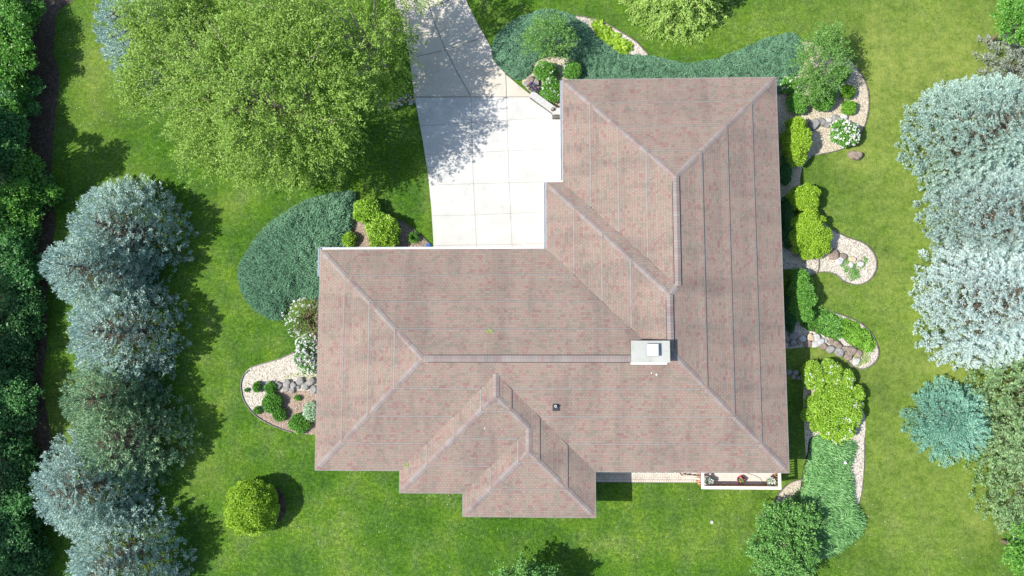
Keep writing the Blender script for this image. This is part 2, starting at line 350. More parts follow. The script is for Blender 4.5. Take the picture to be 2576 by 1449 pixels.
# gravel and mulch beds
GR = {}
sheet('gravel_bed', [(1450, 40), (1482, 46), (1520, 58), (1560, 80), (1600, 106), (1630, 138), (1600, 150), (1540, 150), (1480, 100), (1455, 60)], .02, M['gravel'])
sheet('gravel_bed', [(1313, 205), (1335, 180), (1350, 155), (1400, 140), (1455, 150), (1475, 210), (1430, 300), (1396, 283), (1345, 240), (1325, 222)], .016, M['tan_gravel'])
sheet('gravel_bed', [(1960, 195), (1990, 130), (2020, 105), (2050, 110), (2100, 128), (2132, 146), (2160, 180), (2178, 215), (2184, 255), (2178, 300), (2164, 335), (2143, 360), (2110, 377), (2070, 386), (2042, 394), (2020, 420), (2012, 455), (2014, 490), (1960, 500), (1940, 350)], .02, M['tan_gravel'])
sheet('gravel_bed', [(2040, 545), (2093, 578), (2130, 598), (2168, 611), (2193, 633), (2203, 660), (2199, 685), (2182, 706), (2155, 715), (2125, 708), (2102, 690), (2076, 683), (2050, 688), (2035, 693), (2000, 678), (1960, 670), (1950, 600)], .02, M['gravel'])
sheet('gravel_bed', [(1960, 800), (2010, 790), (2060, 778), (2085, 783), (2120, 795), (2160, 812), (2190, 840), (2204, 868), (2208, 890), (2198, 912), (2170, 927), (2148, 922), (2128, 900), (2095, 884), (2050, 872), (1960, 872)], .02, M['gravel'])
sheet('gravel_bed', [(2020, 1000), (2026, 965), (2034, 930), (2110, 930), (2150, 990), (2176, 1050), (2173, 1120), (2172, 1180), (2166, 1240), (2157, 1272), (2120, 1300), (2050, 1280), (2030, 1180)], .02, M['gravel'])
sheet('gravel_bed', [(1948, 1278), (1952, 1252), (1968, 1230), (1992, 1213), (2025, 1206), (2040, 1230), (2020, 1262), (1985, 1280)], .02, M['tan_gravel'])
sheet('gravel_bed', [(2010, 1385), (2050, 1380), (2100, 1370), (2115, 1380), (2080, 1402), (2030, 1405)], .02, M['gravel'])
sheet('gravel_bed', [(860, 880), (790, 870), (740, 888), (700, 905), (660, 916), (632, 924), (615, 940), (609, 960), (610, 985), (618, 1012), (638, 1038), (662, 1030), (700, 985), (860, 975)], .024, M['gravel'])
sheet('mulch_bed', [(860, 960), (700, 962), (650, 1000), (634, 1034), (660, 1055), (695, 1072), (740, 1088), (800, 1094), (860, 1094)], .016, M['mulch'])
sheet('mulch_bed', [(850, 640), (862, 590), (880, 560), (905, 540), (960, 545), (1005, 556), (1040, 580), (1070, 606), (1086, 620), (1086, 680), (860, 680)], .018, M['mulch'])
a = G(672, 1285)
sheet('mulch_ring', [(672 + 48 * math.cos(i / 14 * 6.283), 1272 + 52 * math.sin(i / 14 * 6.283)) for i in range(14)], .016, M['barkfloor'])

def edging(pts, label, w=.05, h=.09):
    p = smooth_poly(pts, False, 6); w3 = [G(x, y) for x, y in p]
    bm = bmesh.new(); rows = []
    for i, c in enumerate(w3):
        d = (w3[min(i + 1, len(w3) - 1)] - w3[max(i - 1, 0)]).normalized(); s = Vector((-d.y, d.x, 0)) * w / 2
        rows.append([bm.verts.new(c - s), bm.verts.new(c - s + Vector((0, 0, h))), bm.verts.new(c + s + Vector((0, 0, h))), bm.verts.new(c + s)])
    for r0, r1 in zip(rows, rows[1:]):
        for k in range(3): bm.faces.new([r0[k], r0[k + 1], r1[k + 1], r1[k]])
    o = bmobj('bed_edging', bm, M['edge']); tag(o, label, 'garden edging', 'bed edging strips')
edging([(1450, 40), (1482, 46), (1520, 58), (1560, 80), (1600, 106), (1630, 138)], 'dark edging strip along the gravel crescent behind the hostas')
edging([(2020, 105), (2050, 108), (2100, 127), (2133, 145), (2161, 180), (2179, 215), (2185, 255), (2179, 300), (2165, 335), (2144, 361), (2110, 378), (2070, 387), (2040, 393)], 'long curved edging round the gravel bed with the white flowering shrub')
edging([(2093, 577), (2130, 597), (2168, 610), (2194, 632), (2204, 660), (2200, 686), (2183, 707), (2155, 716), (2125, 709), (2101, 691), (2076, 684), (2052, 687), (2037, 694)], 'curved edging round the tongue of white gravel with green creepers')
edging([(2058, 645), (2060, 668), (2055, 688)], 'short edging strip crossing the white gravel beside the lime shrub')
edging([(2085, 783), (2120, 794), (2160, 811), (2191, 839), (2205, 868), (2209, 890), (2199, 913), (2170, 928), (2148, 923), (2133, 910)], 'edging round the gravel tip at the end of the boulder row')
edging([(2152, 990), (2158, 1005), (2165, 1012)], 'short edging bit beside the flowering hydrangeas')
edging([(2174, 1105), (2173, 1180), (2167, 1240), (2158, 1272)], 'straight edging on the lawn side of the gravel strip by the grassy juniper', .04, .04)
edging([(1948, 1278), (1952, 1252), (1968, 1230), (1992, 1212), (2022, 1205)], 'curved edging on the small gravel patch beside the deck')
edging([(2040, 1404), (2080, 1402), (2115, 1382)], 'edging below the grassy juniper at the foot of the lot')
edging([(740, 886), (700, 904), (660, 915), (631, 924)], 'upper edging of the white gravel bed beside the pale flowering shrub')
edging([(627, 931), (613, 945), (607, 965), (609, 990), (618, 1014), (638, 1040), (662, 1058), (697, 1075), (735, 1088)], 'long curved edging on the left side of the gravel and mulch bed')
edging([(908, 535), (960, 543), (1007, 555), (1042, 579), (1072, 605), (1086, 618)], 'edging between the lime bushes and the lawn beside the driveway')

# ------------------------------------------------------------------ house
Z = CAM_H - 2.8
EX = {k: v * Z for k, v in dict(A=.0393, B=.0154, C=-.1885, D=-.1006, E=.3444, F=.0815, W=-.307).items()}
EY = {k: v * Z for k, v in dict(N=-.3908, J=-.2406, M=-.1452, S=.1644, T=.1945, U=.2258).items()}
KP = .25; ZE = 2.8
rects = [('A', 'E', 'N', 'S'), ('B', 'E', 'J', 'S'), ('W', 'E', 'M', 'S'), ('C', 'F', 'M', 'T'), ('D', 'F', 'M', 'U')]
def hz(x, y):           # plan coordinates, y down
    return ZE + KP * max(min(x - EX[a], EX[b] - x, y - EY[c], EY[d] - y) for a, b, c, d in rects)
w1 = (EX['E'] - EX['A']) / 2; w2 = (EX['E'] - EX['B']) / 2; wm = (EY['S'] - EY['M']) / 2; b1 = (EX['F'] - EX['C']) / 2; b2 = (EX['F'] - EX['D']) / 2
r1x = EX['A'] + w1; r2x = EX['B'] + w2; b1x = EX['C'] + b1; b2x = EX['D'] + b2
P2 = lambda a, b: (EX[a], EY[b])
a1 = (r1x, EY['N'] + w1); v1 = (r1x, EY['J'] + w1); a2 = (r2x, EY['J'] + w2); bb = (r2x, EY['S'] - w2); cc = (EX['B'] + wm, EY['S'] - wm)
m_ = (EX['W'] + wm, EY['M'] + wm); n1 = (b1x, EY['S'] - b1); s1 = (b1x, EY['T'] - b1); n2 = (b2x, EY['T'] - b2); s2 = (b2x, EY['U'] - b2)
# polygon, eave anchor, eave direction, upslope direction (plan)
FACES = [
 ([P2('A', 'N'), P2('E', 'N'), a1], P2('A', 'N'), (1, 0), (0, 1)),
 ([P2('E', 'N'), P2('E', 'S'), bb, a2, v1, a1], P2('E', 'N'), (0, 1), (-1, 0)),
 ([P2('A', 'N'), a1, v1, P2('A', 'J')], P2('A', 'N'), (0, 1), (1, 0)),
 ([P2('A', 'J'), v1, a2, P2('B', 'J')], P2('B', 'J'), (1, 0), (0, 1)),
 ([P2('B', 'J'), a2, bb, cc, P2('B', 'M')], P2('B', 'J'), (0, 1), (1, 0)),
 ([P2('B', 'M'), cc, m_, P2('W', 'M')], P2('W', 'M'), (1, 0), (0, 1)),
 ([P2('W', 'M'), m_, P2('W', 'S')], P2('W', 'M'), (0, 1), (1, 0)),
 ([P2('W', 'S'), m_, cc, bb, P2('E', 'S'), P2('F', 'S'), n1, P2('C', 'S')], P2('W', 'S'), (1, 0), (0, -1)),
 ([P2('C', 'S'), n1, s1, P2('C', 'T')], P2('C', 'S'), (0, 1), (1, 0)),
 ([P2('C', 'T'), s1, n2, P2('D', 'T')], P2('C', 'T'), (1, 0), (0, -1)),
 ([P2('F', 'S'), n1, s1, n2, s2, P2('F', 'U')], P2('F', 'S'), (0, 1), (-1, 0)),
 ([P2('D', 'T'), n2, s2, P2('D', 'U')], P2('D', 'T'), (0, 1), (1, 0)),
 ([P2('D', 'U'), s2, P2('F', 'U')], P2('D', 'U'), (1, 0), (0, -1))]
house = empty('house', (EX['A'], -EY['M'], 0), 'L shaped house with a pinkish brown shingled hip roof beside the white driveway', 'house')
def build_roof():
    bm = bmesh.new(); uvl = bm.loops.layers.uv.new('UVMap')
    sl = math.sqrt(1 + KP * KP)
    for fi, (poly, an, u, v) in enumerate(FACES):
        vs = [bm.verts.new((x, -y, hz(x, y))) for x, y in poly]
        tris = tessellate_polygon([[Vector((x, -y, 0)) for x, y in poly]])
        for t in tris:
            f = bm.faces.new([vs[i] for i in t]); f.normal_update()
            if f.normal.z < 0: f.normal_flip()
            for lp in f.loops:
                x, y = lp.vert.co.x, -lp.vert.co.y; dx, dy = x - an[0], y - an[1]
                lp[uvl].uv = (dx * u[0] + dy * u[1] + fi * 13.37, (dx * v[0] + dy * v[1]) * sl + .02)
    return bmobj('roof', bm, M['shingle'], house)
roof = build_roof()
OUT = [P2('A', 'N'), P2('E', 'N'), P2('E', 'S'), P2('F', 'S'), P2('F', 'U'), P2('D', 'U'), P2('D', 'T'), P2('C', 'T'), P2('C', 'S'), P2('W', 'S'), P2('W', 'M'), P2('B', 'M'), P2('B', 'J'), P2('A', 'J')]
def inset(poly, d):
    n = len(poly); out = []
    for i in range(n):
        p, q, r = Vector(poly[i - 1]), Vector(poly[i]), Vector(poly[(i + 1) % n])
        e1 = (q - p).normalized(); e2 = (r - q).normalized()
        n1_ = Vector((-e1.y, e1.x)); n2_ = Vector((-e2.y, e2.x))     # inward for this winding (y down, clockwise on screen)
        out.append(tuple(q + n1_ * d + n2_ * d))
    return out
def prism_walls(poly, z0, z1, name, mat, cap=None):
    bm = bmesh.new()
    lo = [bm.verts.new((x, -y, z0)) for x, y in poly]; hi = [bm.verts.new((x, -y, z1)) for x, y in poly]
    n = len(poly)
    for i in range(n): bm.faces.new([lo[i], lo[(i + 1) % n], hi[(i + 1) % n], hi[i]])
    if cap is not None:
        vs = lo if cap == 'lo' else hi
        for t in tessellate_polygon([[Vector((x, -y, 0)) for x, y in poly]]): bm.faces.new([vs[i] for i in t])
    bmesh.ops.recalc_face_normals(bm, faces=bm.faces)
    return bmobj(name, bm, mat, house)
prism_walls(inset(OUT, .012), ZE - .17, ZE - .012, 'fascia', M['rail'])
WP = inset(OUT, .6)
prism_walls(inset(OUT, .02), ZE - .16, ZE - .16, 'soffit', M['soffit'], 'lo')
prism_walls(WP, -.02, ZE - .165, 'wall', M['wall'])
# grey course strips: a small ledge on the contour at every 1.63 m up the slope
def strips():
    sl = math.sqrt(1 + KP * KP)
    for fi, (poly, an, u, v) in enumerate(FACES):
        q = [((x - an[0]) * u[0] + (y - an[1]) * u[1], (x - an[0]) * v[0] + (y - an[1]) * v[1]) for x, y in poly]
        def cross(d):
            cr = []
            for (ua, da), (ub, db) in zip(q, q[1:] + q[:1]):
                if (da - d) * (db - d) < 0: cr.append(ua + (ub - ua) * (d - da) / (db - da))
            cr.sort(); return list(zip(cr[::2], cr[1::2]))
        for d in (1.62, 3.24, 4.86):
            A_, B_ = cross(d), cross(d + .45)
            for k, (s0, s1_) in enumerate(A_):
                if s1_ - s0 < .35: continue
                t0, t1 = B_[k] if len(B_) == len(A_) else (s0 + .45, s1_ - .45)
                if t1 - t0 < .1: t0, t1 = (s0 + s1_) / 2 - .05, (s0 + s1_) / 2 + .05
                def P(uc, dd, zz): return (an[0] + u[0] * uc + v[0] * dd, -(an[1] + u[1] * uc + v[1] * dd), ZE + KP * dd + zz)
                bm = bmesh.new(); rows = []
                for (a_, b_, dd, zz) in ((s0, s1_, d, .002), (s0, s1_, d, .045), (s0, s1_, d + .036, .047)):
                    rows.append((bm.verts.new(P(a_ + .01, dd, zz)), bm.verts.new(P(b_ - .01, dd, zz))))
                for r0, r1 in zip(rows, rows[1:]): bm.faces.new([r0[0], r0[1], r1[1], r1[0]])
                bmobj('course_strip', bm, M['strip'], roof)
                bm = bmesh.new(); uvl = bm.loops.layers.uv.new('UVMap'); pts = [(s0 + .01, d + .037, .0445), (s1_ - .01, d + .037, .0445), (t1, d + .45, .003), (t0, d + .45, .003), (s0 + .01, d + .037, -.004), (s1_ - .01, d + .037, -.004)]
                vs = [bm.verts.new(P(*p)) for p in pts]
                for idx in ((0, 1, 2, 3), (0, 3, 4), (1, 5, 2)):
                    f = bm.faces.new([vs[i] for i in idx])
                    for lp, i in zip(f.loops, idx): lp[uvl].uv = (pts[i][0] + fi * 13.37, pts[i][1] * sl + .02)
                bm.normal_update()
                for f in bm.faces:
                    if f.normal.z < -.01: f.normal_flip()
                bmobj('shingle_course', bm, M['shingle'], roof)
strips()
def capstrip(p, q, w, lift, name):
    p, q = Vector(p), Vector(q); d = q - p; L_ = d.length; d.normalize(); n = Vector((-d.y, d.x))
    bm = bmesh.new(); uvl = bm.loops.layers.uv.new('UVMap'); rows = []
    k = max(2, int(L_ / .9))
    for i in range(k + 1):
        c = p + d * (L_ * i / k); r = []
        for s, z in ((-w, -.02), (-w, lift), (0, lift + .015), (w, lift), (w, -.02)):
            o = c + n * s; zc = hz(*c)
            zo = hz(*o) if .0 < i < k else None
            if zo is None:
                cin = c + d * (.25 if i == 0 else -.25); oo = cin + n * s; zo = hz(*oo) + (hz(*c) - hz(*cin))
            r.append((o.x, -o.y, zo + z, L_ * i / k, s))
        rows.append(r)
    vr = [[bm.verts.new(a[:3]) for a in r] for r in rows]
    off = random.random() * 30
    for i in range(k):
        for m in range(4):
            f = bm.faces.new([vr[i][m], vr[i][m + 1], vr[i + 1][m + 1], vr[i + 1][m]])
            for lp, (ri, mi) in zip(f.loops, ((i, m), (i, m + 1), (i + 1, m + 1), (i + 1, m))):
                lp[uvl].uv = (rows[ri][mi][3] + off, .5 + rows[ri][mi][4])
    for e in (0, -1): bm.faces.new(vr[e])
    bmesh.ops.recalc_face_normals(bm, faces=bm.faces)
    return bmobj(name, bm, M['cap'], roof)
def lerp(p, q, t): return (p[0] + (q[0] - p[0]) * t, p[1] + (q[1] - p[1]) * t)
for p, q in [(P2('A', 'N'), a1), (P2('E', 'N'), a1), (P2('E', 'S'), bb), (P2('B', 'J'), a2), (v1, a2), (P2('W', 'M'), m_), (P2('W', 'S'), m_), (P2('C', 'T'), s1), (s1, n2), (P2('D', 'U'), s2), (P2('F', 'U'), s2)]:
    L_ = (Vector(p) - Vector(q)).length
    capstrip(lerp(p, q, min(.1, .35 / L_)), q, .17, .02, 'hip_cap')
for p, q, l in [(a1, v1, .07), (a2, bb, .07), (m_, cc, .07), (n1, s1, .02), (n2, s2, .02)]: capstrip(p, q, .19, l, 'ridge_cap')
# dark slots on both sides of the raised ridge vents
for p, q in [(a1, v1), (a2, bb), (m_, cc)]:
    p, q = Vector(p), Vector(q); d = (q - p).normalized(); n = Vector((-d.y, d.x))
    for s in (-1, 1):
        bm = bmesh.new(); k = []
        for c in (p + d * .3, q - d * .15):
            for o_, z_ in ((.195, -.005), (.195, .04), (.225, .04), (.225, -.01)):
                o = c + n * o_ * s; k.append(bm.verts.new((o.x, -o.y, hz(*o) + z_)))
        for i in range(3): bm.faces.new([k[i], k[i + 1], k[i + 5], k[i + 4]])
        bm.faces.new(k[:4]); bm.faces.new(k[4:][::-1]); bmesh.ops.recalc_face_normals(bm, faces=bm.faces)
        bmobj('ridge_vent_edge', bm, M['dark'], roof)
def gutter(p, q, out, name='gutter'):
    p, q = Vector(p), Vector(q); d = (q - p).normalized(); o = Vector(out); bm = bmesh.new()
    prof = [(.0, -.01), (.0, -.13), (.10, -.13), (.13, -.04), (.13, .0), (.115, .0), (.115, -.04), (.09, -.115), (.014, -.115), (.014, -.01)]
    A_ = [bm.verts.new((*( (p + o * a).x, -(p + o * a).y), ZE - .015 + z)) for a, z in prof]
    B_ = [bm.verts.new((*( (q + o * a).x, -(q + o * a).y), ZE - .015 + z)) for a, z in prof]
    n = len(prof)
    for i in range(n): bm.faces.new([A_[i], A_[(i + 1) % n], B_[(i + 1) % n], B_[i]])
    bm.faces.new(A_); bm.faces.new(B_[::-1]); bmesh.ops.recalc_face_normals(bm, faces=bm.faces)
    bmobj(name, bm, M['gutter'], house)
gutter(P2('W', 'M'), (EX['B'] - .135, EY['M']), (0, -1)); gutter((EX['B'], EY['M'] - .0), (EX['B'], EY['J'] - .0), (-1, 0)); gutter((EX['B'] - .13, EY['J']), (EX['A'] - .135, EY['J']), (0, -1))
gutter((EX['A'], EY['J'] - .135), P2('A', 'N'), (-1, 0)); gutter((EX['W'], EY['M'] - .13), (EX['W'], EY['M'] + 1.65), (-1, 0))
# thin drip edge elsewhere
bm = bmesh.new()
for p, q, o in ((P2('A', 'N'), P2('E', 'N'), (0, -1)), (P2('E', 'N'), P2('E', 'S'), (1, 0)), (P2('F', 'S'), P2('E', 'S'), (0, 1)), (P2('F', 'S'), P2('F', 'U'), (1, 0)), (P2('D', 'U'), P2('F', 'U'), (0, 1)),
                (P2('D', 'T'), P2('D', 'U'), (-1, 0)), (P2('C', 'T'), P2('D', 'T'), (0, 1)), (P2('C', 'S'), P2('C', 'T'), (-1, 0)), (P2('W', 'S'), P2('C', 'S'), (0, 1)), ((EX['W'], EY['M'] + 1.7), P2('W', 'S'), (-1, 0))):
    c = (Vector(p) + Vector(q)) / 2 + Vector(o) * .012; dx, dy = abs(q[0] - p[0]), abs(q[1] - p[1])
    box(bm, (c.x, -c.y, ZE - .022), (max(dx, .024), max(dy, .024), .05))
bmobj('drip_edge', bm, M['strip'], house)
# openings in the walls
def opening(name, x, y, w, h, zc, nx, ny, door=False):
    o = bmesh.new(); rz = 0 if ny else math.pi / 2
    cx, cy = x + nx * .02, -(y + ny * .02)
    box(o, (cx, cy, zc), (w, .08, h), rz)
    fr = bmobj(name, o, M['door'] if door else M['white_metal'], house)
    p = bmesh.new()
    if door:
        for k in range(4): box(p, (cx + nx * .045, cy - ny * .045, zc - h / 2 + h * (k + .5) / 4), (w - .16, .03, h / 4 - .06), rz)
        bmobj('door_panel', p, M['door'], fr)
    else:
        for k in (-1, 1): box(p, (cx + nx * .04 + (k * w / 4 if ny else 0), cy - ny * .04 + (k * w / 4 if nx else 0), zc), (w / 2 - .1, .03, h - .16), rz)
        bmobj('pane', p, M['glass'], fr)
ax = EX['A'] + .6; bx = EX['B'] + .6; my = EY['M'] + .6; ey = EX['E'] - .6; sy = EY['S'] - .6
opening('garage_door', ax, EY['N'] + 4.6, 2.6, 2.15, 1.1, -1, 0, True)
opening('garage_door', bx, EY['J'] + 2.3, 2.6, 2.15, 1.1, -1, 0, True)
opening('front_door', EX['B'] - 2.0, my, 1.0, 2.1, 1.08, 0, -1, True)
for dx in (4.6, 7.4, 10.2): opening('window', EX['B'] - dx, my, 1.5, 1.25, 1.45, 0, -1)
for dy in (3, 7, 11.5, 16, 20.5): opening('window', ey, EY['N'] + dy, 1.5, 1.25, 1.45, 1, 0)
for dx in (5, 9): opening('window', EX['E'] - dx, sy, 1.8, 1.3, 1.45, 0, 1)
for dx in (2, 4): opening('window', EX['D'] + dx, EY['U'] - .6, 1.2, 1.3, 1.45, 0, 1)
for dy in (3, 9): opening('window', EX['W'] + .6, EY['M'] + dy, 1.5, 1.25, 1.45, -1, 0)
# chimney
chz = hz(*bb) + .52
pa, pb = G(1587.5, 857, chz), G(1686, 912, chz)
ccx, ccy = (pa.x + pb.x) / 2, (pa.y + pb.y) / 2; cw, chh = pb.x - pa.x, pa.y - pb.y
bm = bmesh.new(); box(bm, (ccx, ccy, chz / 2 + 1.7), (cw - .08, chh - .08, chz - 3.4 - .1)); chim = bmobj('chimney', bm, M['stone_face'], roof)
bm = bmesh.new(); vs = box(bm, (ccx, ccy, chz - .04), (cw, chh, .09))
bmesh.ops.bevel(bm, geom=bm.edges[:], offset=.012, segments=1)
bmobj('chimney_crown', bm, M['crown'], chim)
bm = bmesh.new(); box(bm, (ccx + .0, ccy - chh / 2 - .05, hz(ccx, -ccy + chh / 2 + .06) + .03), (cw - .1, .14, .05)); bmobj('flashing', bm, M['white_metal'], chim)
fc = G(1640, 880.5, chz)
bm = bmesh.new(); box(bm, (fc.x, fc.y, chz + .085), (.52, .52, .17)); flue = bmobj('flue', bm, M['dark'], chim)
bm = bmesh.new(); box(bm, (fc.x, fc.y, chz + .20), (.70, .70, .06)); bmobj('flue_cap', bm, M['grey_metal'], flue)
bm = bmesh.new(); box(bm, (fc.x, fc.y, chz + .24), (.62, .62, .03)); bmobj('flue_lid', bm, M['white_metal'], flue)
# vent pipe
vp = G(1398, 1022, 4.0); z0 = hz(vp.x, -vp.y)
bm = bmesh.new(); box(bm, (vp.x, vp.y - .08, z0 + .02), (.36, .42, .03)); cyl(bm, (vp.x, vp.y, z0), (vp.x, vp.y, z0 + .12), .15, .1, 16); vent = bmobj('vent_pipe', bm, M['dark'], roof)
bm = bmesh.new(); cyl(bm, (vp.x, vp.y, z0 + .1), (vp.x, vp.y, z0 + .26), .075, .075, 16); bmobj('pipe_collar', bm, M['gutter'], vent)
bm = bmesh.new(); cyl(bm, (vp.x, vp.y, z0 + .255), (vp.x, vp.y, z0 + .264), .045, .045, 16); bmobj('pipe_mouth', bm, M['dark'], vent)

# ------------------------------------------------------------------ paver path and deck
def pavers():
    y0 = G(1630, 1187).y + 1.0; y1 = G(1630, 1213).y; x0 = G(1440, 1200).x; x1 = G(1790, 1200).x
    o = sheet('paver_path', [(1430, 1150), (1795, 1150), (1795, 1213.5), (1620, 1215), (1430, 1213)], .012, M['joint_dark'], False)
    bm = bmesh.new(); W_ = .14; g = .016
    yb = y1 + .17; nx_ = int((x1 - x0) / W_); ny_ = int((y0 - yb) / W_)
    for r_ in range(ny_ + 1):
        for c_ in range(-4, nx_ + 4):
            if (c_ - r_) % 4 == 0 and 0 <= c_ < nx_ - 1: box(bm, (x0 + (c_ + 1) * W_, yb + (r_ + .5) * W_, .02), (2 * W_ - g, W_ - g, .03))
            if (c_ - r_ - 2) % 4 == 0 and 0 <= c_ < nx_: 
                if r_ > 0: box(bm, (x0 + (c_ + .5) * W_, yb + r_ * W_, .02), (W_ - g, 2 * W_ - g, .03))
                else: box(bm, (x0 + (c_ + .5) * W_, yb + .5 * W_, .02), (W_ - g, W_ - g, .03))
    x = x0
    while x < x1: box(bm, (x, y1 + .085, .02), (W_ - g, .17 - g, .03)); x += W_
    q = bmobj('path_pavers', bm, M['paver']); q['kind'] = 'structure'
pavers()
DZ = .9; RT = 1.85
da = G(1763.5, 1187, RT); db_ = G(1965.5, 1231.5, RT)
dx0, dx1, dy0 = da.x, db_.x, db_.y; dy1 = -EY['S'] + .58
deck = empty('deck', ((dx0 + dx1) / 2, (dy0 + dy1) / 2, 0), 'small wooden deck with pale railing at the lower right corner of the house', 'deck')
bm = bmesh.new(); y = dy0 + .11
while y < dy1 - .05: box(bm, ((dx0 + dx1) / 2, y + .068, DZ), (dx1 - dx0 - .14, .132, .035)); y += .14
bmobj('deck_boards', bm, M['deck'], deck)
bm = bmesh.new()
box(bm, ((dx0 + dx1) / 2, dy0 + .08, DZ - .14), (dx1 - dx0 - .1, .05, .24)); box(bm, (dx0 + .06, (dy0 + dy1) / 2, DZ - .14), (.04, dy1 - dy0 - .12, .24)); box(bm, (dx1 - .06, (dy0 + dy1) / 2, DZ - .14), (.04, dy1 - dy0 - .12, .24))
bmobj('rim_joist', bm, M['wood_red'], deck)
for x_, y_ in ((dx0 + .14, dy0 + .16), (dx1 - .14, dy0 + .16), ((dx0 + dx1) / 2, dy0 + .16)):
    bm = bmesh.new(); box(bm, (x_, y_, DZ / 2 - .06), (.1, .1, DZ - .1)); bmobj('post', bm, M['wood_red'], deck)
bm = bmesh.new(); box(bm, ((dx0 + dx1) / 2, dy0 + .085, RT), (dx1 - dx0, .17, .04)); bmobj('top_rail', bm, M['rail'], deck)
for x_ in (dx0 + .085, dx1 - .085):
    bm = bmesh.new(); box(bm, (x_, (dy0 + .173 + dy1) / 2, RT), (.17, dy1 - dy0 - .175, .04)); bmobj('top_rail', bm, M['rail'], deck)
def baluster(x, y):
    bm = bmesh.new(); box(bm, (x, y, (DZ + RT) / 2), (.045, .045, RT - DZ - .03)); bmobj('baluster', bm, M['wood_red'], deck)
x = dx0 + .1
while x < dx1 - .05: baluster(x, dy0 + .07); x += .15
for xx in (dx0 + .07, dx1 - .07):
    y = dy0 + .22
    while y < dy1 - .05: baluster(xx, y); y += .15
bm = bmesh.new(); box(bm, ((dx0 + dx1) / 2, dy0 + .07, DZ + .1), (dx1 - dx0 - .15, .05, .06)); box(bm, (dx1 - .07, (dy0 + dy1) / 2, DZ + .1), (.05, dy1 - dy0 - .3, .06)); bmobj('bottom_rail', bm, M['wood_red'], deck)
st = empty('deck_steps', (dx0 - .5, dy0 + .9, 0), 'short wooden steps with a slanted handrail at the left end of the deck', 'steps')
for k in range(3):
    bm = bmesh.new(); box(bm, (dx0 - .16 - .28 * k, dy0 + 1.15, DZ - .22 - .22 * k), (.28, 1.1, .04)); bmobj('tread', bm, M['deck'], st)
for yy in (dy0 + .56, dy0 + 1.72):
    bm = bmesh.new(); a_, b_ = Vector((dx0 - .02, yy, RT - .1)), Vector((dx0 - .92, yy, 1.0)); cyl(bm, a_, b_, .05, .05, 4); box(bm, (dx0 - .92, yy, .5), (.09, .09, 1.0))
    bmobj('handrail', bm, M['deck'], st)
for yy in (dy0 + .585, dy0 + 1.66):
    bm = bmesh.new()
    v_ = [bm.verts.new(c) for c in ((dx0 - .01, yy, DZ - .05), (dx0 - .01, yy, DZ - .35), (dx0 - .8, yy, 0.02), (dx0 - .95, yy, .12))]; bm.faces.new(v_)
    r = bmesh.ops.extrude_face_region(bm, geom=bm.faces[:]); bmesh.ops.translate(bm, verts=[v for v in r['geom'] if isinstance(v, bmesh.types.BMVert)], vec=(0, .04, 0))
    bmobj('stringer', bm, M['wood_red'], st)

# ------------------------------------------------------------------ foliage builders
SUNV = np.array([-.35, 0, .35])     # leaves turn their faces to the light
def unit(n, rng=RNG):
    v = rng.normal(size=(n, 3)); return v / np.linalg.norm(v, axis=1, keepdims=True)
def norm(v): return v / np.maximum(np.linalg.norm(v, axis=-1, keepdims=True), 1e-6)
def leafquads(pos, d, nrm, Ln, Wd):
    d = norm(d); s = norm(np.cross(d, nrm)); Ln = np.asarray(Ln).reshape(-1, 1); Wd = np.asarray(Wd).reshape(-1, 1)
    mid = pos + d * Ln * .45
    return np.stack([pos, mid + s * Wd / 2, pos + d * Ln, mid - s * Wd / 2], 1)
def lobe_leaves(lobes, dens, Ln, Wd, thick=.22, cull=.72, outw=.6, upb=.35, droop=0, clump=0):
    lb = np.array(lobes, float); A = []
    for i, (x, y, z, rx, ry, rz) in enumerate(lb):
        n = max(12, int(dens * 4 * math.pi * ((rx * ry) ** .8 + (rx * rz) ** .8 + (ry * rz) ** .8) / 3))
        u = unit(n)
        if clump:
            cen = unit(max(4, int(n / clump))); u = norm(cen[RNG.integers(0, len(cen), n)] + RNG.normal(size=(n, 3)) * .13)
        rr = 1 - np.abs(RNG.normal(size=(n, 1))) * thick + RNG.normal(size=(n, 1)) * .04
        p = np.array([x, y, z]) + u * rr * np.array([rx, ry, rz])
        keep = p[:, 2] > .02
        for k, (a, b, c, qx, qy, qz) in enumerate(lb):
            if k == i or abs(a - x) > qx + rx or abs(b - y) > qy + ry: continue
            keep &= (((p - [a, b, c]) / [qx, qy, qz]) ** 2).sum(1) > cull ** 2
        p = p[keep]; u = u[keep]; n = len(p)
        d = u * outw + unit(n) * .8; d[:, 2] -= droop
        nr = u * .45 + unit(n) * .75 + SUNV * .6; nr[:, 2] += upb + .3
        A.append(leafquads(p, d, nr, Ln * RNG.uniform(.6, 1.3, n), Wd * RNG.uniform(.7, 1.2, n)))
    return np.concatenate(A)
def make_lobes(cx, cy, cz, rx, ry, rz, n, rs, core=.55):
    out = [(cx, cy, cz, rx * core, ry * core, rz * core)] if core else []
    u = unit(n)
    for i in range(n):
        if u[i, 2] < -.35: u[i, 2] *= -1
        s = rs * random.uniform(.65, 1.35); q = random.uniform(.72, 1.0)
        out.append((cx + u[i, 0] * (rx - s * .8) * q, cy + u[i, 1] * (ry - s * .8) * q, max(cz + u[i, 2] * (rz - s * .6) * q, s * .5), s, s, s * .8))
    return out
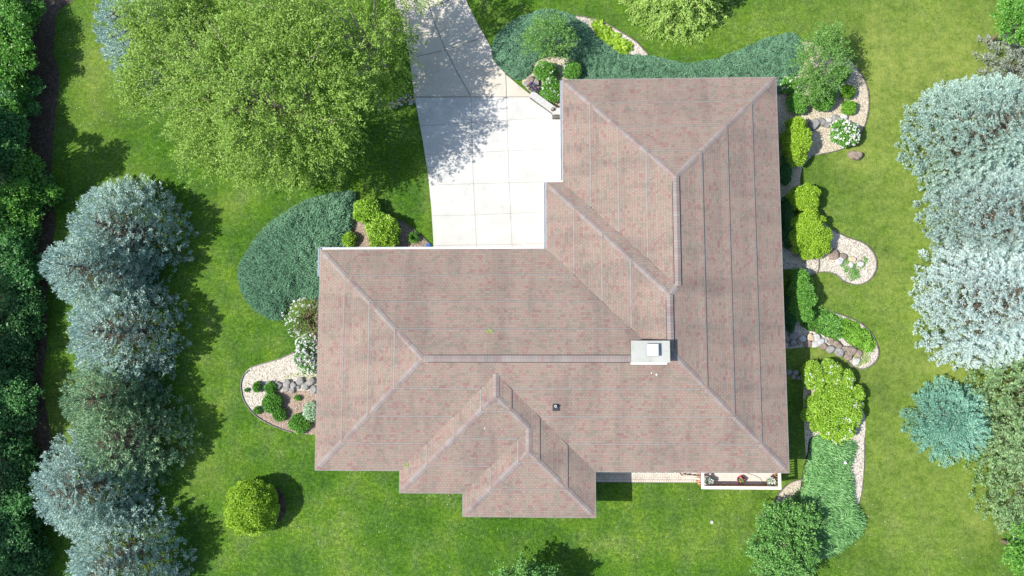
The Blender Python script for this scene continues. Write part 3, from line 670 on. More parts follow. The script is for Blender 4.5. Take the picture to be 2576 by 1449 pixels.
def stems(base, tips, r, mat, parent, name='trunk', seg=3):
    bm = bmesh.new()
    for t in tips:
        b = Vector(base); t = Vector(t); pts = [b + (t - b) * (i / seg) + Vector((random.uniform(-1, 1), random.uniform(-1, 1), 0)) * (.05 * (t - b).length if 0 < i < seg else 0) + Vector((0, 0, .12 * (t - b).length * math.sin(i / seg * 3.14))) for i in range(seg + 1)]
        for i in range(seg): cyl(bm, pts[i], pts[i + 1], r * (1 - i / seg) + .012, r * (1 - (i + 1) / seg) + .012, 6)
    return bmobj(name, bm, mat, parent)
def shrub(name, label, px, py, rx, ry, h, mat, Ln=.11, Wd=.06, dens=420, cat='shrub', group=None, n=None, rs=None, blossom=None, nb=0, bs=.09, clump=0, bm_pos=None, upb=.35, core=.6, outw=.6):
    """px,py,rx,ry: how the crown reads on the survey grid, for its mid height"""
    c = G(px, py, h * .45); rx *= .0249; ry *= .0249
    rs = rs or min(rx, ry) * .42; n = n or int(10 + 8 * (rx * ry) ** .5 / rs)
    lobes = make_lobes(c.x, c.y, h * .42, rx, ry, h * .58, n, rs, core)
    e = empty(name, (c.x, c.y, 0), label, cat, group)
    V = lobe_leaves(lobes, dens, Ln, Wd, clump=clump, upb=upb, outw=outw)
    quads('foliage', V, mat, e)
    tips = [(l[0], l[1], l[2]) for l in random.sample(lobes, min(6, len(lobes)))]
    stems((c.x, c.y, 0), tips, .03 + .01 * h, M['twig'], e, 'stems')
    if nb:
        V2 = lobe_leaves(lobes, nb, bs, bs * .9, thick=.03, cull=.95, upb=1.0, clump=9)
        if bm_pos is not None:
            f = bm_pos(V2.mean(1)); V2 = V2[f]
        V2[:, :, 2] += .03
        o = quads('blossoms', V2, blossom, e); o['kind'] = 'stuff'
    return e, lobes
def conifer(label, px, py, h, R, mat, dens=1.0, seed=1, group=None, Ln=.17, Wd=.05, power=.6, name='spruce', cat='spruce tree', zmin=.25, tier=.5, gap=.46, m=34, puffL=.42, fan=1.0, upt=.75, droopb=.0, ragged=.07, rise=.28, thin=0.06):
    """tiers of branches; every branch ends in fan-shaped sprays of needled shoots"""
    rng = np.random.default_rng(seed); b = G(px, py); e = empty(name, b, label, cat, group)
    pos, dr, nm, ll = [], [], [], []
    bmt = bmesh.new(); cyl(bmt, (b.x, b.y, 0), (b.x, b.y, h * .97), .1 + h * .018, .02, 8)
    nt_ = int((h - zmin) / tier) + 1
    for k in range(nt_ + 1):
        t = k / nt_; z = zmin + (h - zmin) * t; rt = R * (1 - t) ** power + .10; lobw = [noise.noise(Vector((math.cos(q_ / 24 * 6.2832) * 1.6 + seed * 7, math.sin(q_ / 24 * 6.2832) * 1.6, t * 1.2))) for q_ in range(25)]
        dr_in = (R * (1 - t) ** power - R * max(0, 1 - (k + 1) / nt_) ** power) + 1.25
        r = rt
        while r > max(.12, rt - dr_in):
            n = max(1, int(2 * math.pi * r / gap * dens)); a0 = rng.uniform(0, 6.28)
            for i in range(n):
                if rng.uniform() < thin: continue
                az = a0 + 2 * math.pi * i / n + rng.normal() * .25 / max(r, .3)
                rj = r * (1 + rng.normal() * ragged + .20 * lobw[int((az % 6.2832) / 6.2832 * 24)]); el = rise + .75 * t ** 2 - droopb
                d = np.array([math.cos(az) * math.cos(el), math.sin(az) * math.cos(el), math.sin(el)]); lat = np.array([-math.sin(az), math.cos(az), 0.0])
                lq = noise.noise(Vector((math.cos(az) * rj * 1.15 + seed * 5, math.sin(az) * rj * 1.15, z * 1.3)))
                if lq < -.42 and r > rt - .9: continue
                zc = z - (rt - r) * .12 + rng.normal() * .06 - droopb * r * .4 + lq * .4; rj += lq * .15; rj = min(rj, rt * (1.02 + max(0, min(.1, .2 * lobw[int((az % 6.2832) / 6.2832 * 24)]))))
                L_ = puffL * rng.uniform(.75, 1.25)
                c = np.array([b.x + math.cos(az) * (rj - L_ * .8), b.y + math.sin(az) * (rj - L_ * .8), max(zc, .12)])
                mm = int(m * rng.uniform(.75, 1.25)); f = rng.uniform(0, 1, mm) ** .8; side = rng.uniform(-1, 1, mm)
                wv = (1 - f) * L_ * .55
                p = c[None] + d[None] * (f * L_)[:, None] + lat[None] * (side * wv)[:, None]; p[:, 2] += rng.uniform(-.05, .06, mm) + .05 * f
                dd = d[None] * .8 + lat[None] * (side * fan)[:, None] + rng.normal(size=(mm, 3)) * .28; dd[:, 2] += rng.uniform(-.1, upt, mm)
                nn = SUNV[None] * 2.0 + rng.normal(size=(mm, 3)) * .4; nn[:, 2] += .5
                pos.append(p); dr.append(dd); nm.append(nn); ll.append(rng.uniform(.65, 1.25, mm) * Ln)
                if r == rt and i % 2 == 0 and rt > .8: cyl(bmt, (b.x, b.y, max(.1, z - .15)), tuple(c), .03, .01, 4)
            r -= gap * .95
    pos = np.concatenate(pos); dr = np.concatenate(dr); nm = np.concatenate(nm); ll = np.concatenate(ll)
    quads('crown', leafquads(pos, dr, nm, ll, np.full(len(ll), Wd)), mat, e)
    bmobj('trunk', bmt, M['bark'], e)
    return e
def in_poly(P, x, y):
    r = np.zeros(len(x), bool); n = len(P)
    for i in range(n):
        x1, y1 = P[i]; x2, y2 = P[(i + 1) % n]
        c = ((y1 > y) != (y2 > y)) & (x < (x2 - x1) * (y - y1) / (y2 - y1 + 1e-12) + x1); r ^= c
    return r
def edge_dist(P, x, y):
    d = np.full(len(x), 1e9); n = len(P)
    for i in range(n):
        a = np.array(P[i]); b = np.array(P[(i + 1) % n]); v = b - a; L2 = (v ** 2).sum() + 1e-12
        t = np.clip(((x - a[0]) * v[0] + (y - a[1]) * v[1]) / L2, 0, 1)
        d = np.minimum(d, np.hypot(x - a[0] - t * v[0], y - a[1] - t * v[1]))
    return d
def carpet(name, label, px, mat, dens, hmax, Ln, Wd, cat='juniper', flow=None, tilt=.35, kind=None, group=None, hn=.35, swirl=1.5):
    P = [tuple(G(x, y)[:2]) for x, y in smooth_poly(px)]
    a = np.array(P); lo, hi = a.min(0), a.max(0); n = int(dens * (hi - lo).prod())
    x = RNG.uniform(lo[0], hi[0], n); y = RNG.uniform(lo[1], hi[1], n); k = in_poly(P, x, y); x, y = x[k], y[k]; n = len(x)
    ed = edge_dist(P, x, y); prof = np.clip(ed / .7, 0, 1) ** .5
    lump = np.array([noise.noise(Vector((u * .9, v * .9, 3))) + .6 * noise.noise(Vector((u * 2.7, v * 2.7, 9))) for u, v in zip(x, y)])
    ang = np.array([noise.noise(Vector((u * 1.3, v * 1.3, 20))) for u, v in zip(x, y)]) * 2 * math.pi * swirl + RNG.normal(size=n) * .7
    if flow is not None: ang = flow(x, y) + RNG.normal(size=n) * .55 + (ang * .2)
    surf = hmax * prof * (1 + hn * lump); z = surf * RNG.uniform(.45, 1.0, n) ** .6
    d = np.stack([np.cos(ang), np.sin(ang), RNG.uniform(.02, tilt * 2, n)], 1)
    nr = np.tile([0, 0, 1.0], (n, 1)) + RNG.normal(size=(n, 3)) * .5
    V = leafquads(np.stack([x, y, np.maximum(z, .03)], 1), d, nr, RNG.uniform(.6, 1.3, n) * Ln, np.full(n, Wd))
    c = a.mean(0); e = empty(name, (c[0], c[1], 0), label, cat, group) if not kind else None
    if e is None:
        o = quads(name, V, mat); tag(o, label, cat, group, kind); return o
    quads('foliage', V, mat, e)
    # woody under-mat that carries the sprays
    bm = bmesh.new(); vs = [bm.verts.new((p[0], p[1], .03)) for p in P]
    for t in tessellate_polygon([[Vector((*p, 0)) for p in P]]):
        try: bm.faces.new([vs[i] for i in t])
        except ValueError: pass
    bm.normal_update()
    for f in bm.faces:
        if f.normal.z < 0: f.normal_flip()
    bmobj('root_mat', bm, M['soil'], e)
    return e
def rock(label, px, py, r, mat, ry=None, h=None, rot=None, group=None, name='boulder', cat='rock', z=0):
    c = G(px, py, .12); rx = r * .0254; ry = (ry or r * random.uniform(.75, 1.0)) * .0254; h = h or .75 * min(rx, ry)
    bm = bmesh.new(); bmesh.ops.create_icosphere(bm, subdivisions=3, radius=1); s = random.random() * 100; rt = random.uniform(0, 3.1) if rot is None else rot
    for v in bm.verts:
        p = v.co.copy(); q = noise.noise(p * 1.1 + Vector((s, 0, 0))) * .38 + noise.noise(p * 2.6 + Vector((0, s, 0))) * .14
        p = p * (1 + q); p.x = max(min(p.x, .92), -.92); p.y = max(min(p.y, .92), -.92); p.z = min(p.z, .62)
        p = Vector((p.x * rx, p.y * ry, p.z * h * 1.3)); p.rotate(Matrix.Rotation(rt, 3, 'Z')); v.co = p + Vector((c.x, c.y, z + h * .35))
    o = bmobj(name, bm, mat, smooth=True)
    tag(o, label, cat, group)
    return o
def put_origin(o):
    pass

# ------------------------------------------------------------------ junipers and ground cover
cJ = G(760, 650)
carpet('juniper_shrub', 'big rounded dark green spreading juniper left of the house corner', [(893, 487), (850, 488), (815, 494), (770, 508), (720, 538), (672, 573), (632, 622), (607, 668), (604, 702), (616, 742), (645, 778), (690, 803), (715, 795), (742, 752), (830, 745), (850, 640), (872, 615), (884, 575), (893, 530)],
       L['juniper'], 1000, .75, .19, .034, flow=lambda x, y: np.arctan2(y - cJ.y, x - cJ.x), tilt=.4)
carpet('juniper_shrub', 'long wavy grey green juniper hedge mat behind the garage roof', [(1239, 118), (1247, 95), (1270, 70), (1300, 47), (1340, 31), (1385, 25), (1425, 33), (1455, 50), (1478, 66), (1500, 88), (1530, 112), (1560, 132), (1600, 139), (1650, 143), (1690, 155), (1740, 159), (1790, 151), (1840, 135), (1890, 112), (1940, 93), (1985, 84), (2006, 92), (2020, 115), (2022, 150), (2008, 185), (1975, 230), (1900, 240), (1700, 240), (1550, 240), (1470, 215), (1460, 180), (1450, 155), (1400, 143), (1352, 150), (1340, 178), (1325, 194), (1303, 203), (1280, 192), (1258, 172), (1240, 145)],
       L['juniper'], 1150, .38, .125, .030, tilt=.3, hn=.2)
carpet('juniper_shrub', 'bright green grassy looking juniper bed between the hydrangeas and the lower tree', [(2040, 1100), (2090, 1095), (2145, 1112), (2138, 1150), (2131, 1180), (2138, 1212), (2141, 1250), (2156, 1277), (2168, 1300), (2162, 1335), (2130, 1362), (2100, 1387), (2070, 1398), (2035, 1380), (2020, 1330), (2010, 1290), (2000, 1262), (2012, 1230), (2020, 1180), (2030, 1140)],
       L['juniper2'], 560, .5, .32, .045, flow=lambda x, y: np.full(len(x), -.35), tilt=.35)
carpet('hosta_patch', 'bright lime leafy hostas in a row on the white gravel crescent', [(1487, 58), (1505, 55), (1530, 68), (1560, 90), (1585, 112), (1588, 130), (1560, 136), (1530, 118), (1500, 90)], L['limey'], 420, .38, .22, .13, cat='hosta', kind='stuff', tilt=.25)
carpet('creeping_plant', 'fine green creeper sprawling over the rocks on the tongue of white gravel', [(2118, 640), (2130, 645), (2138, 668), (2165, 652), (2180, 648), (2182, 660), (2165, 680), (2160, 700), (2140, 706), (2128, 690), (2112, 668), (2100, 655)], L['mid'], 600, .16, .12, .03, cat='creeper', kind='stuff')
carpet('creeping_plant', 'yellow green creeper at the gravel tip past the end of the boulder row', [(2150, 880), (2175, 882), (2186, 895), (2178, 912), (2160, 924), (2150, 915), (2148, 898)], L['weed'], 600, .18, .13, .03, cat='creeper', kind='stuff')
carpet('weed_patch', 'sparse yellow green weeds on the white gravel beside the pale flowering shrub', [(770, 930), (795, 925), (800, 945), (785, 955), (765, 950), (720, 955), (705, 950), (740, 940)], L['weed'], 180, .1, .1, .03, cat='weeds', kind='stuff')
for i, (a_, b_, lab) in enumerate([((2025, 860), (2075, 862), 'low bright juniper mat next to the dark green shrub, above the boulder row'), (0, 0, 'middle bright juniper mat above the boulder row'), (0, 0, 'right hand bright juniper mat at the rounded end of the boulder bed')]):
    pg = [[(2012, 815), (2035, 780), (2062, 772), (2090, 785), (2112, 800), (2122, 825), (2115, 845), (2098, 858), (2085, 850), (2060, 838), (2040, 832)],
          [(2115, 805), (2135, 805), (2160, 815), (2165, 840), (2160, 870), (2140, 868), (2118, 845)],
          [(2158, 835), (2172, 826), (2192, 842), (2201, 862), (2196, 880), (2178, 886), (2158, 878), (2150, 862)]][i]
    carpet('juniper_shrub', lab, pg, L['mid'] if i == 0 else L['box'], 700, .35, .15, .05, tilt=.4, group=None)
carpet('creeping_plant', 'pale green creeping juniper on the small gravel patch below the deck', [(1985, 1262), (1995, 1240), (2005, 1232), (2015, 1235), (2014, 1262), (2000, 1280), (1975, 1285), (1965, 1278)], L['bluegreen'], 520, .3, .16, .04, cat='creeper', kind='stuff')

# ------------------------------------------------------------------ shrubs
shrub('round_bush', 'isolated round yellow green bush on the lower left lawn', 632, 1277, 67, 71, 2.3, L['limey'], .13, .055, 420, rs=.36, n=150, core=.86)
shrub('lime_bush', 'smaller upper lime bush in the bed left of the driveway', 922, 532, 37, 34, 1.2, L['lime'], .15, .08, 330, rs=.3)
shrub('lime_bush', 'larger lower lime bush beside the front eave left of the driveway', 963, 583, 49, 50, 1.5, L['lime'], .15, .08, 330, rs=.34)
shrub('lime_bush', 'tiny lime bush against the eave between the big juniper and the lime bushes', 879, 603, 17, 19, .7, L['lime'], .12, .07, 330)
shrub('leafy_shrub', 'big lime leaved shrub against the right eave near the top of the house', 2001, 357, 37, 66, 1.7, L['limey'], .13, .06, 420, rs=.34, core=.75)
shrub('leafy_shrub', 'upper golden lime shrub in the middle of the right side of the house', 2024, 500, 43, 38, 1.4, L['limey'], .10, .05, 560, rs=.3, core=.7)
shrub('leafy_shrub', 'lower golden lime shrub touching the white gravel tongue', 2038, 590, 57, 69, 1.5, L['limey'], .10, .05, 560, rs=.36, core=.7)
shrub('leafy_shrub', 'dark green oval shrub at the right eave between the two white gravel tongues', 2016, 745, 36, 68, 1.5, L['mid'], .12, .06, 480, rs=.34, core=.75)
shrub('hydrangea', 'flowering lime shrub nearest the eave shadow below the boulder row', 2045, 945, 30, 36, 1.2, L['lime'], .12, .06, 420, blossom=M['white_petal'], nb=14, rs=.3)
shrub('hydrangea', 'rounded flowering lime shrub in the middle just below the boulder row', 2086, 938, 29, 33, 1.2, L['lime'], .12, .06, 420, blossom=M['white_petal'], nb=14, rs=.3)
shrub('hydrangea', 'small flowering lime shrub on the lawn side below the boulder row', 2124, 955, 22, 28, 1.0, L['lime'], .12, .06, 420, blossom=M['white_petal'], nb=16, rs=.25)
shrub('hydrangea', 'large spreading lime shrub with white flowers above the grassy juniper', 2098, 1038, 78, 74, 1.3, L['lime'], .12, .06, 420, rs=.34, n=70, core=.62, blossom=M['white_petal'], nb=16, bm_pos=lambda c: (c[:, 0] - c[:, 1] * .8 > np.quantile(c[:, 0] - c[:, 1] * .8, .6)))
shrub('leafy_shrub', 'small lime shrub at the right edge between the flowering shrubs', 2150, 990, 24, 26, .9, L['lime'], .12, .06, 420)
shrub('viburnum', 'white flowering shrub on tan gravel at the right end of the upper bed', 2125, 335, 38, 34, 1.3, L['mid'], .12, .055, 380, blossom=M['white_petal'], nb=75, bs=.12)
shrub('boxwood', 'upper of two small round clipped shrubs on the tan gravel', 2131, 231, 18, 18, .7, L['box'], .09, .05, 800, cat='boxwood')
shrub('boxwood', 'lower of two small round clipped shrubs on the tan gravel', 2135, 270, 18, 18, .7, L['box'], .09, .05, 800, cat='boxwood')
shrub('leafy_shrub', 'low green shrub half under the loose tree on the tan gravel', 2115, 188, 22, 24, .9, L['mid'], .1, .05, 480)
shrub('leafy_shrub', 'dark green shrub standing right below the loose tree of the upper bed', 2068, 243, 33, 34, 1.2, L['mid'], .12, .06, 380)
shrub('leafy_shrub', 'white flowering shrub at the top right corner of the roof', 1987, 215, 22, 26, 1.0, L['mid'], .11, .06, 380, blossom=M['white_petal'], nb=40)
shrub('leafy_shrub', 'mid green shrub between the corner flowers and the big lime shrub', 2003, 262, 26, 32, 1.0, L['mid'], .11, .06, 360)
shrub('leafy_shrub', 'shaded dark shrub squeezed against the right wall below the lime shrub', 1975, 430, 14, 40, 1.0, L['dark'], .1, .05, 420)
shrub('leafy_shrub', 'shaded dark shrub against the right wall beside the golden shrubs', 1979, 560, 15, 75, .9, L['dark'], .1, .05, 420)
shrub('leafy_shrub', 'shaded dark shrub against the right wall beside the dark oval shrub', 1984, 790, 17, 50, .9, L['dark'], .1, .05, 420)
shrub('rose_shrub', 'green shrub with few white flowers beside the rocks left of the garage corner', 1372, 180, 32, 26, 1.0, L['mid'], .12, .06, 300, blossom=M['white_petal'], nb=6)
shrub('rose_shrub', 'green shrub with white flowers right below the small tree on the juniper mat', 1440, 178, 24, 24, 1.0, L['mid'], .12, .06, 300, blossom=M['white_petal'], nb=14)
shrub('rose_shrub', 'green shrub with white flowers touching the garage eave above the stone wall', 1388, 226, 30, 32, 1.1, L['mid'], .12, .06, 360, blossom=M['white_petal'], nb=16)
G4 = 'leafy perennials on the pinkish mulch'
shrub('perennial', 'largest leafy clump in the mulch below the left boulders', 686, 1015, 29, 24, .6, L['mid'], .12, .06, 480, cat='perennial', group=G4)
shrub('perennial', 'round leafy clump just right and below the largest one in the mulch', 703, 1041, 17, 17, .5, L['mid'], .12, .06, 480, cat='perennial', group=G4)
shrub('perennial', 'lowest leafy clump at the bottom edge of the mulch bed', 753, 1066, 27, 24, .6, L['mid'], .12, .06, 480, cat='perennial', group=G4)
shrub('perennial', 'white edged leafy clump half under the left eave', 783, 1036, 20, 24, .6, L['stripe'], .14, .05, 420, cat='perennial', group=G4)
shrub('perennial', 'tiny clump alone in the middle of the mulch', 749, 1001, 8, 6, .25, L['mid'], .09, .05, 480, cat='perennial', group=G4)
shrub('perennial', 'small clump on the bed edging at the left of the mulch', 648, 1032, 9, 9, .3, L['mid'], .09, .05, 480, cat='perennial', group=G4)
shrub('perennial', 'upright leafy clump on white gravel at the left end of the boulders', 647, 973, 10, 13, .45, L['mid'], .12, .05, 480, cat='perennial', group=G4)
shrub('perennial', 'leafy clump on white gravel leaning on the first big boulder', 681, 976, 15, 14, .45, L['mid'], .12, .05, 420, cat='perennial', group=G4)
shrub('perennial', 'speck of green near the left tip of the white gravel', 621, 981, 5, 4, .2, L['mid'], .08, .04, 480, cat='perennial', group=G4)
# day lily tuft: long arching blades
def tuft(label, px, py, r, h, mat, n=160, W_=.035):
    c = G(px, py); az = RNG.uniform(0, 6.28, n); V = []
    rr = RNG.uniform(.4, 1, n) * r; d = np.stack([np.cos(az), np.sin(az), np.zeros(n)], 1); base = np.array([c.x, c.y, .02]) + d * .05
    s = np.stack([-np.sin(az), np.cos(az), np.zeros(n)], 1) * W_ / 2; hh = h * RNG.uniform(.6, 1, n)[:, None] * np.array([0, 0, 1.0])
    p1 = base + d * (rr * .45)[:, None] + hh; p2 = base + d * rr[:, None] + hh * .45
    V = np.concatenate([np.stack([base - s, base + s, p1 + s, p1 - s], 1), np.stack([p1 - s, p1 + s, p2 + s * .2, p2 - s * .2], 1)])
    o = quads('daylily', V, mat); tag(o, label, 'perennial'); return o
tuft('spiky dark green grass tuft at the eave right of the lime bushes', 1042, 600, .48, .5, L['mid'])
# ------------------------------------------------------------------ small garden things
bm = bmesh.new(); c = G(1077, 617, .15)
cyl(bm, (c.x, c.y, .02), (c.x, c.y, .12), .11, .15, 16); cyl(bm, (c.x, c.y, .12), (c.x, c.y, .15), .07, .07, 12)
tag(bmobj('plastic_bowl', bm, M['blue']), 'small blue plastic bowl at the tip of the bed beside the driveway', 'bowl')
# retaining wall: stacked stone with a pale cap
rw = empty('retaining_wall', G(1390, 280), 'low stone retaining wall with pale cap between driveway and garage corner', 'retaining wall')
hw = .55
def wall_seg(a, b, w, n0, n1, mat, z0, z1):
    p, q = G(*a, hw), G(*b, hw); d = (q - p); d.z = 0; L_ = d.length; d.normalize(); c = (p + q) / 2
    bm = bmesh.new(); box(bm, (c.x, c.y, (z0 + z1) / 2), (L_ + n0, w + n1, z1 - z0), math.atan2(d.y, d.x)); return bm
bmobj('stone_course', wall_seg((1337, 236), (1397, 279), .34, 0, 0, None, 0, hw - .08), M['stone_face'], rw)
bmobj('stone_course', wall_seg((1393, 279), (1425, 279), .36, 0, 0, None, 0, hw - .083), M['stone_face'], rw)
bmobj('cap_slab', wall_seg((1335, 234), (1394, 277), .44, 0, 0, None, hw - .08, hw), M['capstone'], rw)
bmobj('cap_slab', wall_seg((1389, 279.5), (1425, 279.5), .44, 0, 0, None, hw - .08, hw + .004), M['capstone'], rw)
bmobj('stone_pier', wall_seg((1390, 289), (1425, 289), .26, 0, 0, None, 0, .34), M['stone_face'], rw)
c = G(1391, 274, hw + .1); ln = empty('garden_lantern', (c.x, c.y, hw), 'small dark round lantern on the corner of the retaining wall cap', 'lantern')
bm = bmesh.new(); cyl(bm, (c.x, c.y, hw), (c.x, c.y, hw + .12), .13, .11, 14); bmobj('lantern_base', bm, M['dark'], ln)
bm = bmesh.new(); cyl(bm, (c.x, c.y, hw + .12), (c.x, c.y, hw + .22), .10, .04, 14); bmobj('lantern_top', bm, M['rock_brown'], ln)
def pot(name, label, px, py, z, r, h, mat, flowers, leaf, fr, nfl=160, dy=0):
    c = G(px, py, z + h); e = empty(name, (c.x, c.y, z), label, 'flower pot')
    bm = bmesh.new(); cyl(bm, (c.x, c.y, z), (c.x, c.y, z + h), r * .75, r, 20); bmobj('pot', bm, mat, e)
    bm = bmesh.new(); cyl(bm, (c.x, c.y, z + h + .001), (c.x, c.y, z + h + .03), r * .86, r * .86, 20); bmobj('soil', bm, M['soil'], e)
    lb = [(c.x, c.y, z + h + .08, fr * .8, fr * .8, .14)]
    quads('leaves', lobe_leaves(lb, 500, .09, .05), leaf, e)
    V = lobe_leaves([(c.x + fr * .5 * math.cos(a), c.y + fr * .5 * math.sin(a), z + h + .13, fr * .5, fr * .5, .11) for a in (0, 2.1, 4.2)], nfl, .09, .08, upb=1)
    quads('flowers', V, flowers, e); return e
pot('flower_pot', 'white pot of purple and pink flowers on the end of the stone wall', 1340, 220, .35, .24, .38, M['white_metal'], M['purple'], L['mid'], .30)
pot('flower_pot', 'pot overflowing with white flowers at the left end of the deck', 1781, 1210, DZ + .02, .2, .3, M['dark'], M['white_petal'], L['mid'], .26, 230)
pot('flower_pot', 'magenta pot in the middle of the deck', 1864, 1207, DZ + .02, .25, .22, M['terracotta'], M['pink'], L['mid'], .14, 60)
pot('flower_pot', 'pot of loose white flowers at the right end of the deck', 1938, 1210, DZ + .02, .2, .3, M['dark'], M['white_petal'], L['mid'], .26, 230)
bm = bmesh.new(); hp = [(1868, 1180), (1878, 1190), (1896, 1196), (1912, 1204), (1918, 1214), (1922, 1219)]
tube(bm, [G(x, y, DZ + .04) for x, y in smooth_poly(hp, False, 4)], .018, 6); tag(bmobj('garden_hose', bm, M['hose']), 'thin pale green hose curling across the deck boards', 'hose')
# white sphere lamp and hoop by the gravel strip; second hoop
c = G(2124, 1163, .5); lp = empty('garden_lamp', (c.x, c.y, 0), 'white globe ornament with wire hoop between grassy juniper and gravel strip', 'garden lamp')
bm = bmesh.new(); cyl(bm, (c.x, c.y, 0), (c.x, c.y, .6), .02, .02, 8); bmobj('stake', bm, M['dark'], lp)
bm = bmesh.new(); bmesh.ops.create_uvsphere(bm, u_segments=16, v_segments=10, radius=.09, matrix=Matrix.Translation((c.x, c.y, .66))); bmobj('globe', bm, M['white_metal'], lp, True)
bm = bmesh.new(); tube(bm, [(c.x + .22 + .28 * math.cos(a), c.y - .05 + .33 * math.sin(a), .3) for a in np.linspace(-1.4, 1.6, 12)], .016); bmobj('hoop', bm, M['dark'], lp)
c = G(2136, 1233, .2); bm = bmesh.new(); tube(bm, [(c.x + .22 * math.cos(a), c.y + .22 * math.sin(a), .2 + .02 * math.cos(a)) for a in np.linspace(-1.3, 1.3, 10)], .016); cyl(bm, (c.x + .06, c.y + .21, 0), (c.x + .06, c.y + .21, .2), .012, .012)
tag(bmobj('wire_hoop', bm, M['dark']), 'bare dark wire hoop at the lower edge of the grassy juniper', 'plant support')

# rocks
EB = [(600, 340, 90, 'g'), (600, 490, 75, 'g'), (730, 460, 60, 'b'), (470, 450, 40, 'g'), (810, 400, 82, 'p'), (970, 370, 78, 't'), (925, 510, 88, 'b'), (1110, 370, 78, 'p'), (1085, 525, 82, 'p'), (1200, 450, 78, 'p'),
      (1250, 560, 78, 'b'), (1300, 450, 50, 'p'), (1430, 460, 64, 'b'), (1560, 520, 95, 'b'), (1400, 630, 88, 'g'), (1600, 690, 98, 'g'), (1850, 670, 95, 'b'), (1790, 790, 95, 'b'), (2010, 720, 78, 'b'), (1970, 890, 78, 'p')]
MT = {'g': 'rock_grey', 'b': 'rock_brown', 'p': 'rock_pale', 't': 'rock_tan'}; CN = {'g': 'grey', 'b': 'brown', 'p': 'pale grey', 't': 'sandy tan'}
ords = ['first', 'second', 'third', 'fourth', 'fifth', 'sixth', 'seventh', 'eighth', 'ninth', 'tenth', 'eleventh', 'twelfth', 'thirteenth', 'fourteenth', 'fifteenth', 'sixteenth', 'seventeenth', 'eighteenth', 'nineteenth', 'twentieth']
for k, (X_, Y_, r, c_) in enumerate(sorted(EB)):
    rock('%s boulder, %s from the house wall in the curved row on the right' % (CN[c_], ords[k]), 1924.5 + X_ / 8.53, 805 + Y_ / 8.53, r / 8.53 * 1.12, M[MT[c_]], group='boulders in the curved row')
rock('hollow brown stone like a nest in the lower part of the boulder row', 1924.5 + 1720 / 8.53, 805 + 620 / 8.53, 9, M['rock_brown'], h=.2)
for k, (X_, Y_, r) in enumerate([(520, 1120, 70), (660, 1130, 65), (620, 1215, 60), (740, 1250, 50)]):
    rock('dark boulder in the eave shadow left of the flowering shrubs, %s of four' % ords[k], 1924.5 + X_ / 8.53, 805 + Y_ / 8.53, r / 8.53, M['rock_grey'], group='boulders in the eave shadow')
WB = [(660, 610, 62), (800, 590, 62), (780, 660, 56), (890, 610, 55), (870, 685, 50), (995, 555, 62), (1150, 560, 72), (1075, 625, 58), (1190, 680, 60), (965, 645, 28), (520, 590, 48), (420, 630, 38)]
for k, (X_, Y_, r) in enumerate(sorted(WB)):
    rock('grey boulder, %s from the left in the row between gravel and mulch' % ords[k], 591 + X_ / 6.06, 868 + Y_ / 6.06, r / 6.06 * 1.1, M['rock_grey'], group='boulders between gravel and mulch')
for k, (X_, Y_, r, c_) in enumerate([(2046, 313, 16, 'g'), (2067, 306, 12, 'g'), (2086, 303, 9, 'p'), (2103, 299, 12, 'g'), (2122, 294, 10, 'p'), (2082, 313, 9, 'g')]):
    rock('%s rock, %s in the short row above the white flowering shrub' % (CN[c_], ords[k]), X_, Y_, r, M[MT[c_]], group='rocks on the tan gravel')
for k, (X_, Y_, r, c_) in enumerate([(2098, 641, 13, 'b'), (2120, 645, 10, 'b'), (2112, 657, 11, 'p'), (2146, 652, 9, 't'), (2143, 666, 8, 'p'), (2166, 664, 9, 'p'), (2005, 637, 11, 'g'), (1990, 625, 10, 'g')]):
    rock('%s rock, %s among the rocks on the white gravel tongue' % (CN[c_], ords[k]), X_, Y_, r, M[MT[c_]], group='rocks on the white gravel tongue')
rock('single brown boulder alone on the lawn below the upper gravel bed', 2150, 391, 18, M['rock_brown'], 11, .32, -.35)
rock('flat grey brown rock at the tip of the juniper mat by the driveway', 1334, 202, 14, M['rock_brown'], 10, .2, .6)
rock('small grey rock between the flat rock and the flower pot', 1323, 211, 8, M['rock_grey'], 7, .15)
rock('smooth grey rock right above the purple flower pot', 1349, 207, 8, M['rock_grey'], 12, .2, 0)
k = 0
for i in range(62):
    t = random.random(); x = 968 + t * 76; y = 268 - t * 22 + random.uniform(-1, 1) * (5 + 11 * t)
    rock('cobble of the dry creek between the big tree and the driveway', x, y, random.uniform(2.2, 4.2), M['rock_tan' if random.random() < .5 else 'rock_pale'], h=.07, group='cobbles of the dry creek', name='cobble', cat='cobble')
rock('small whitish stone on the lower lawn right of the deck side trees', 1792, 1315, 4, M['rock_pale'], h=.05)

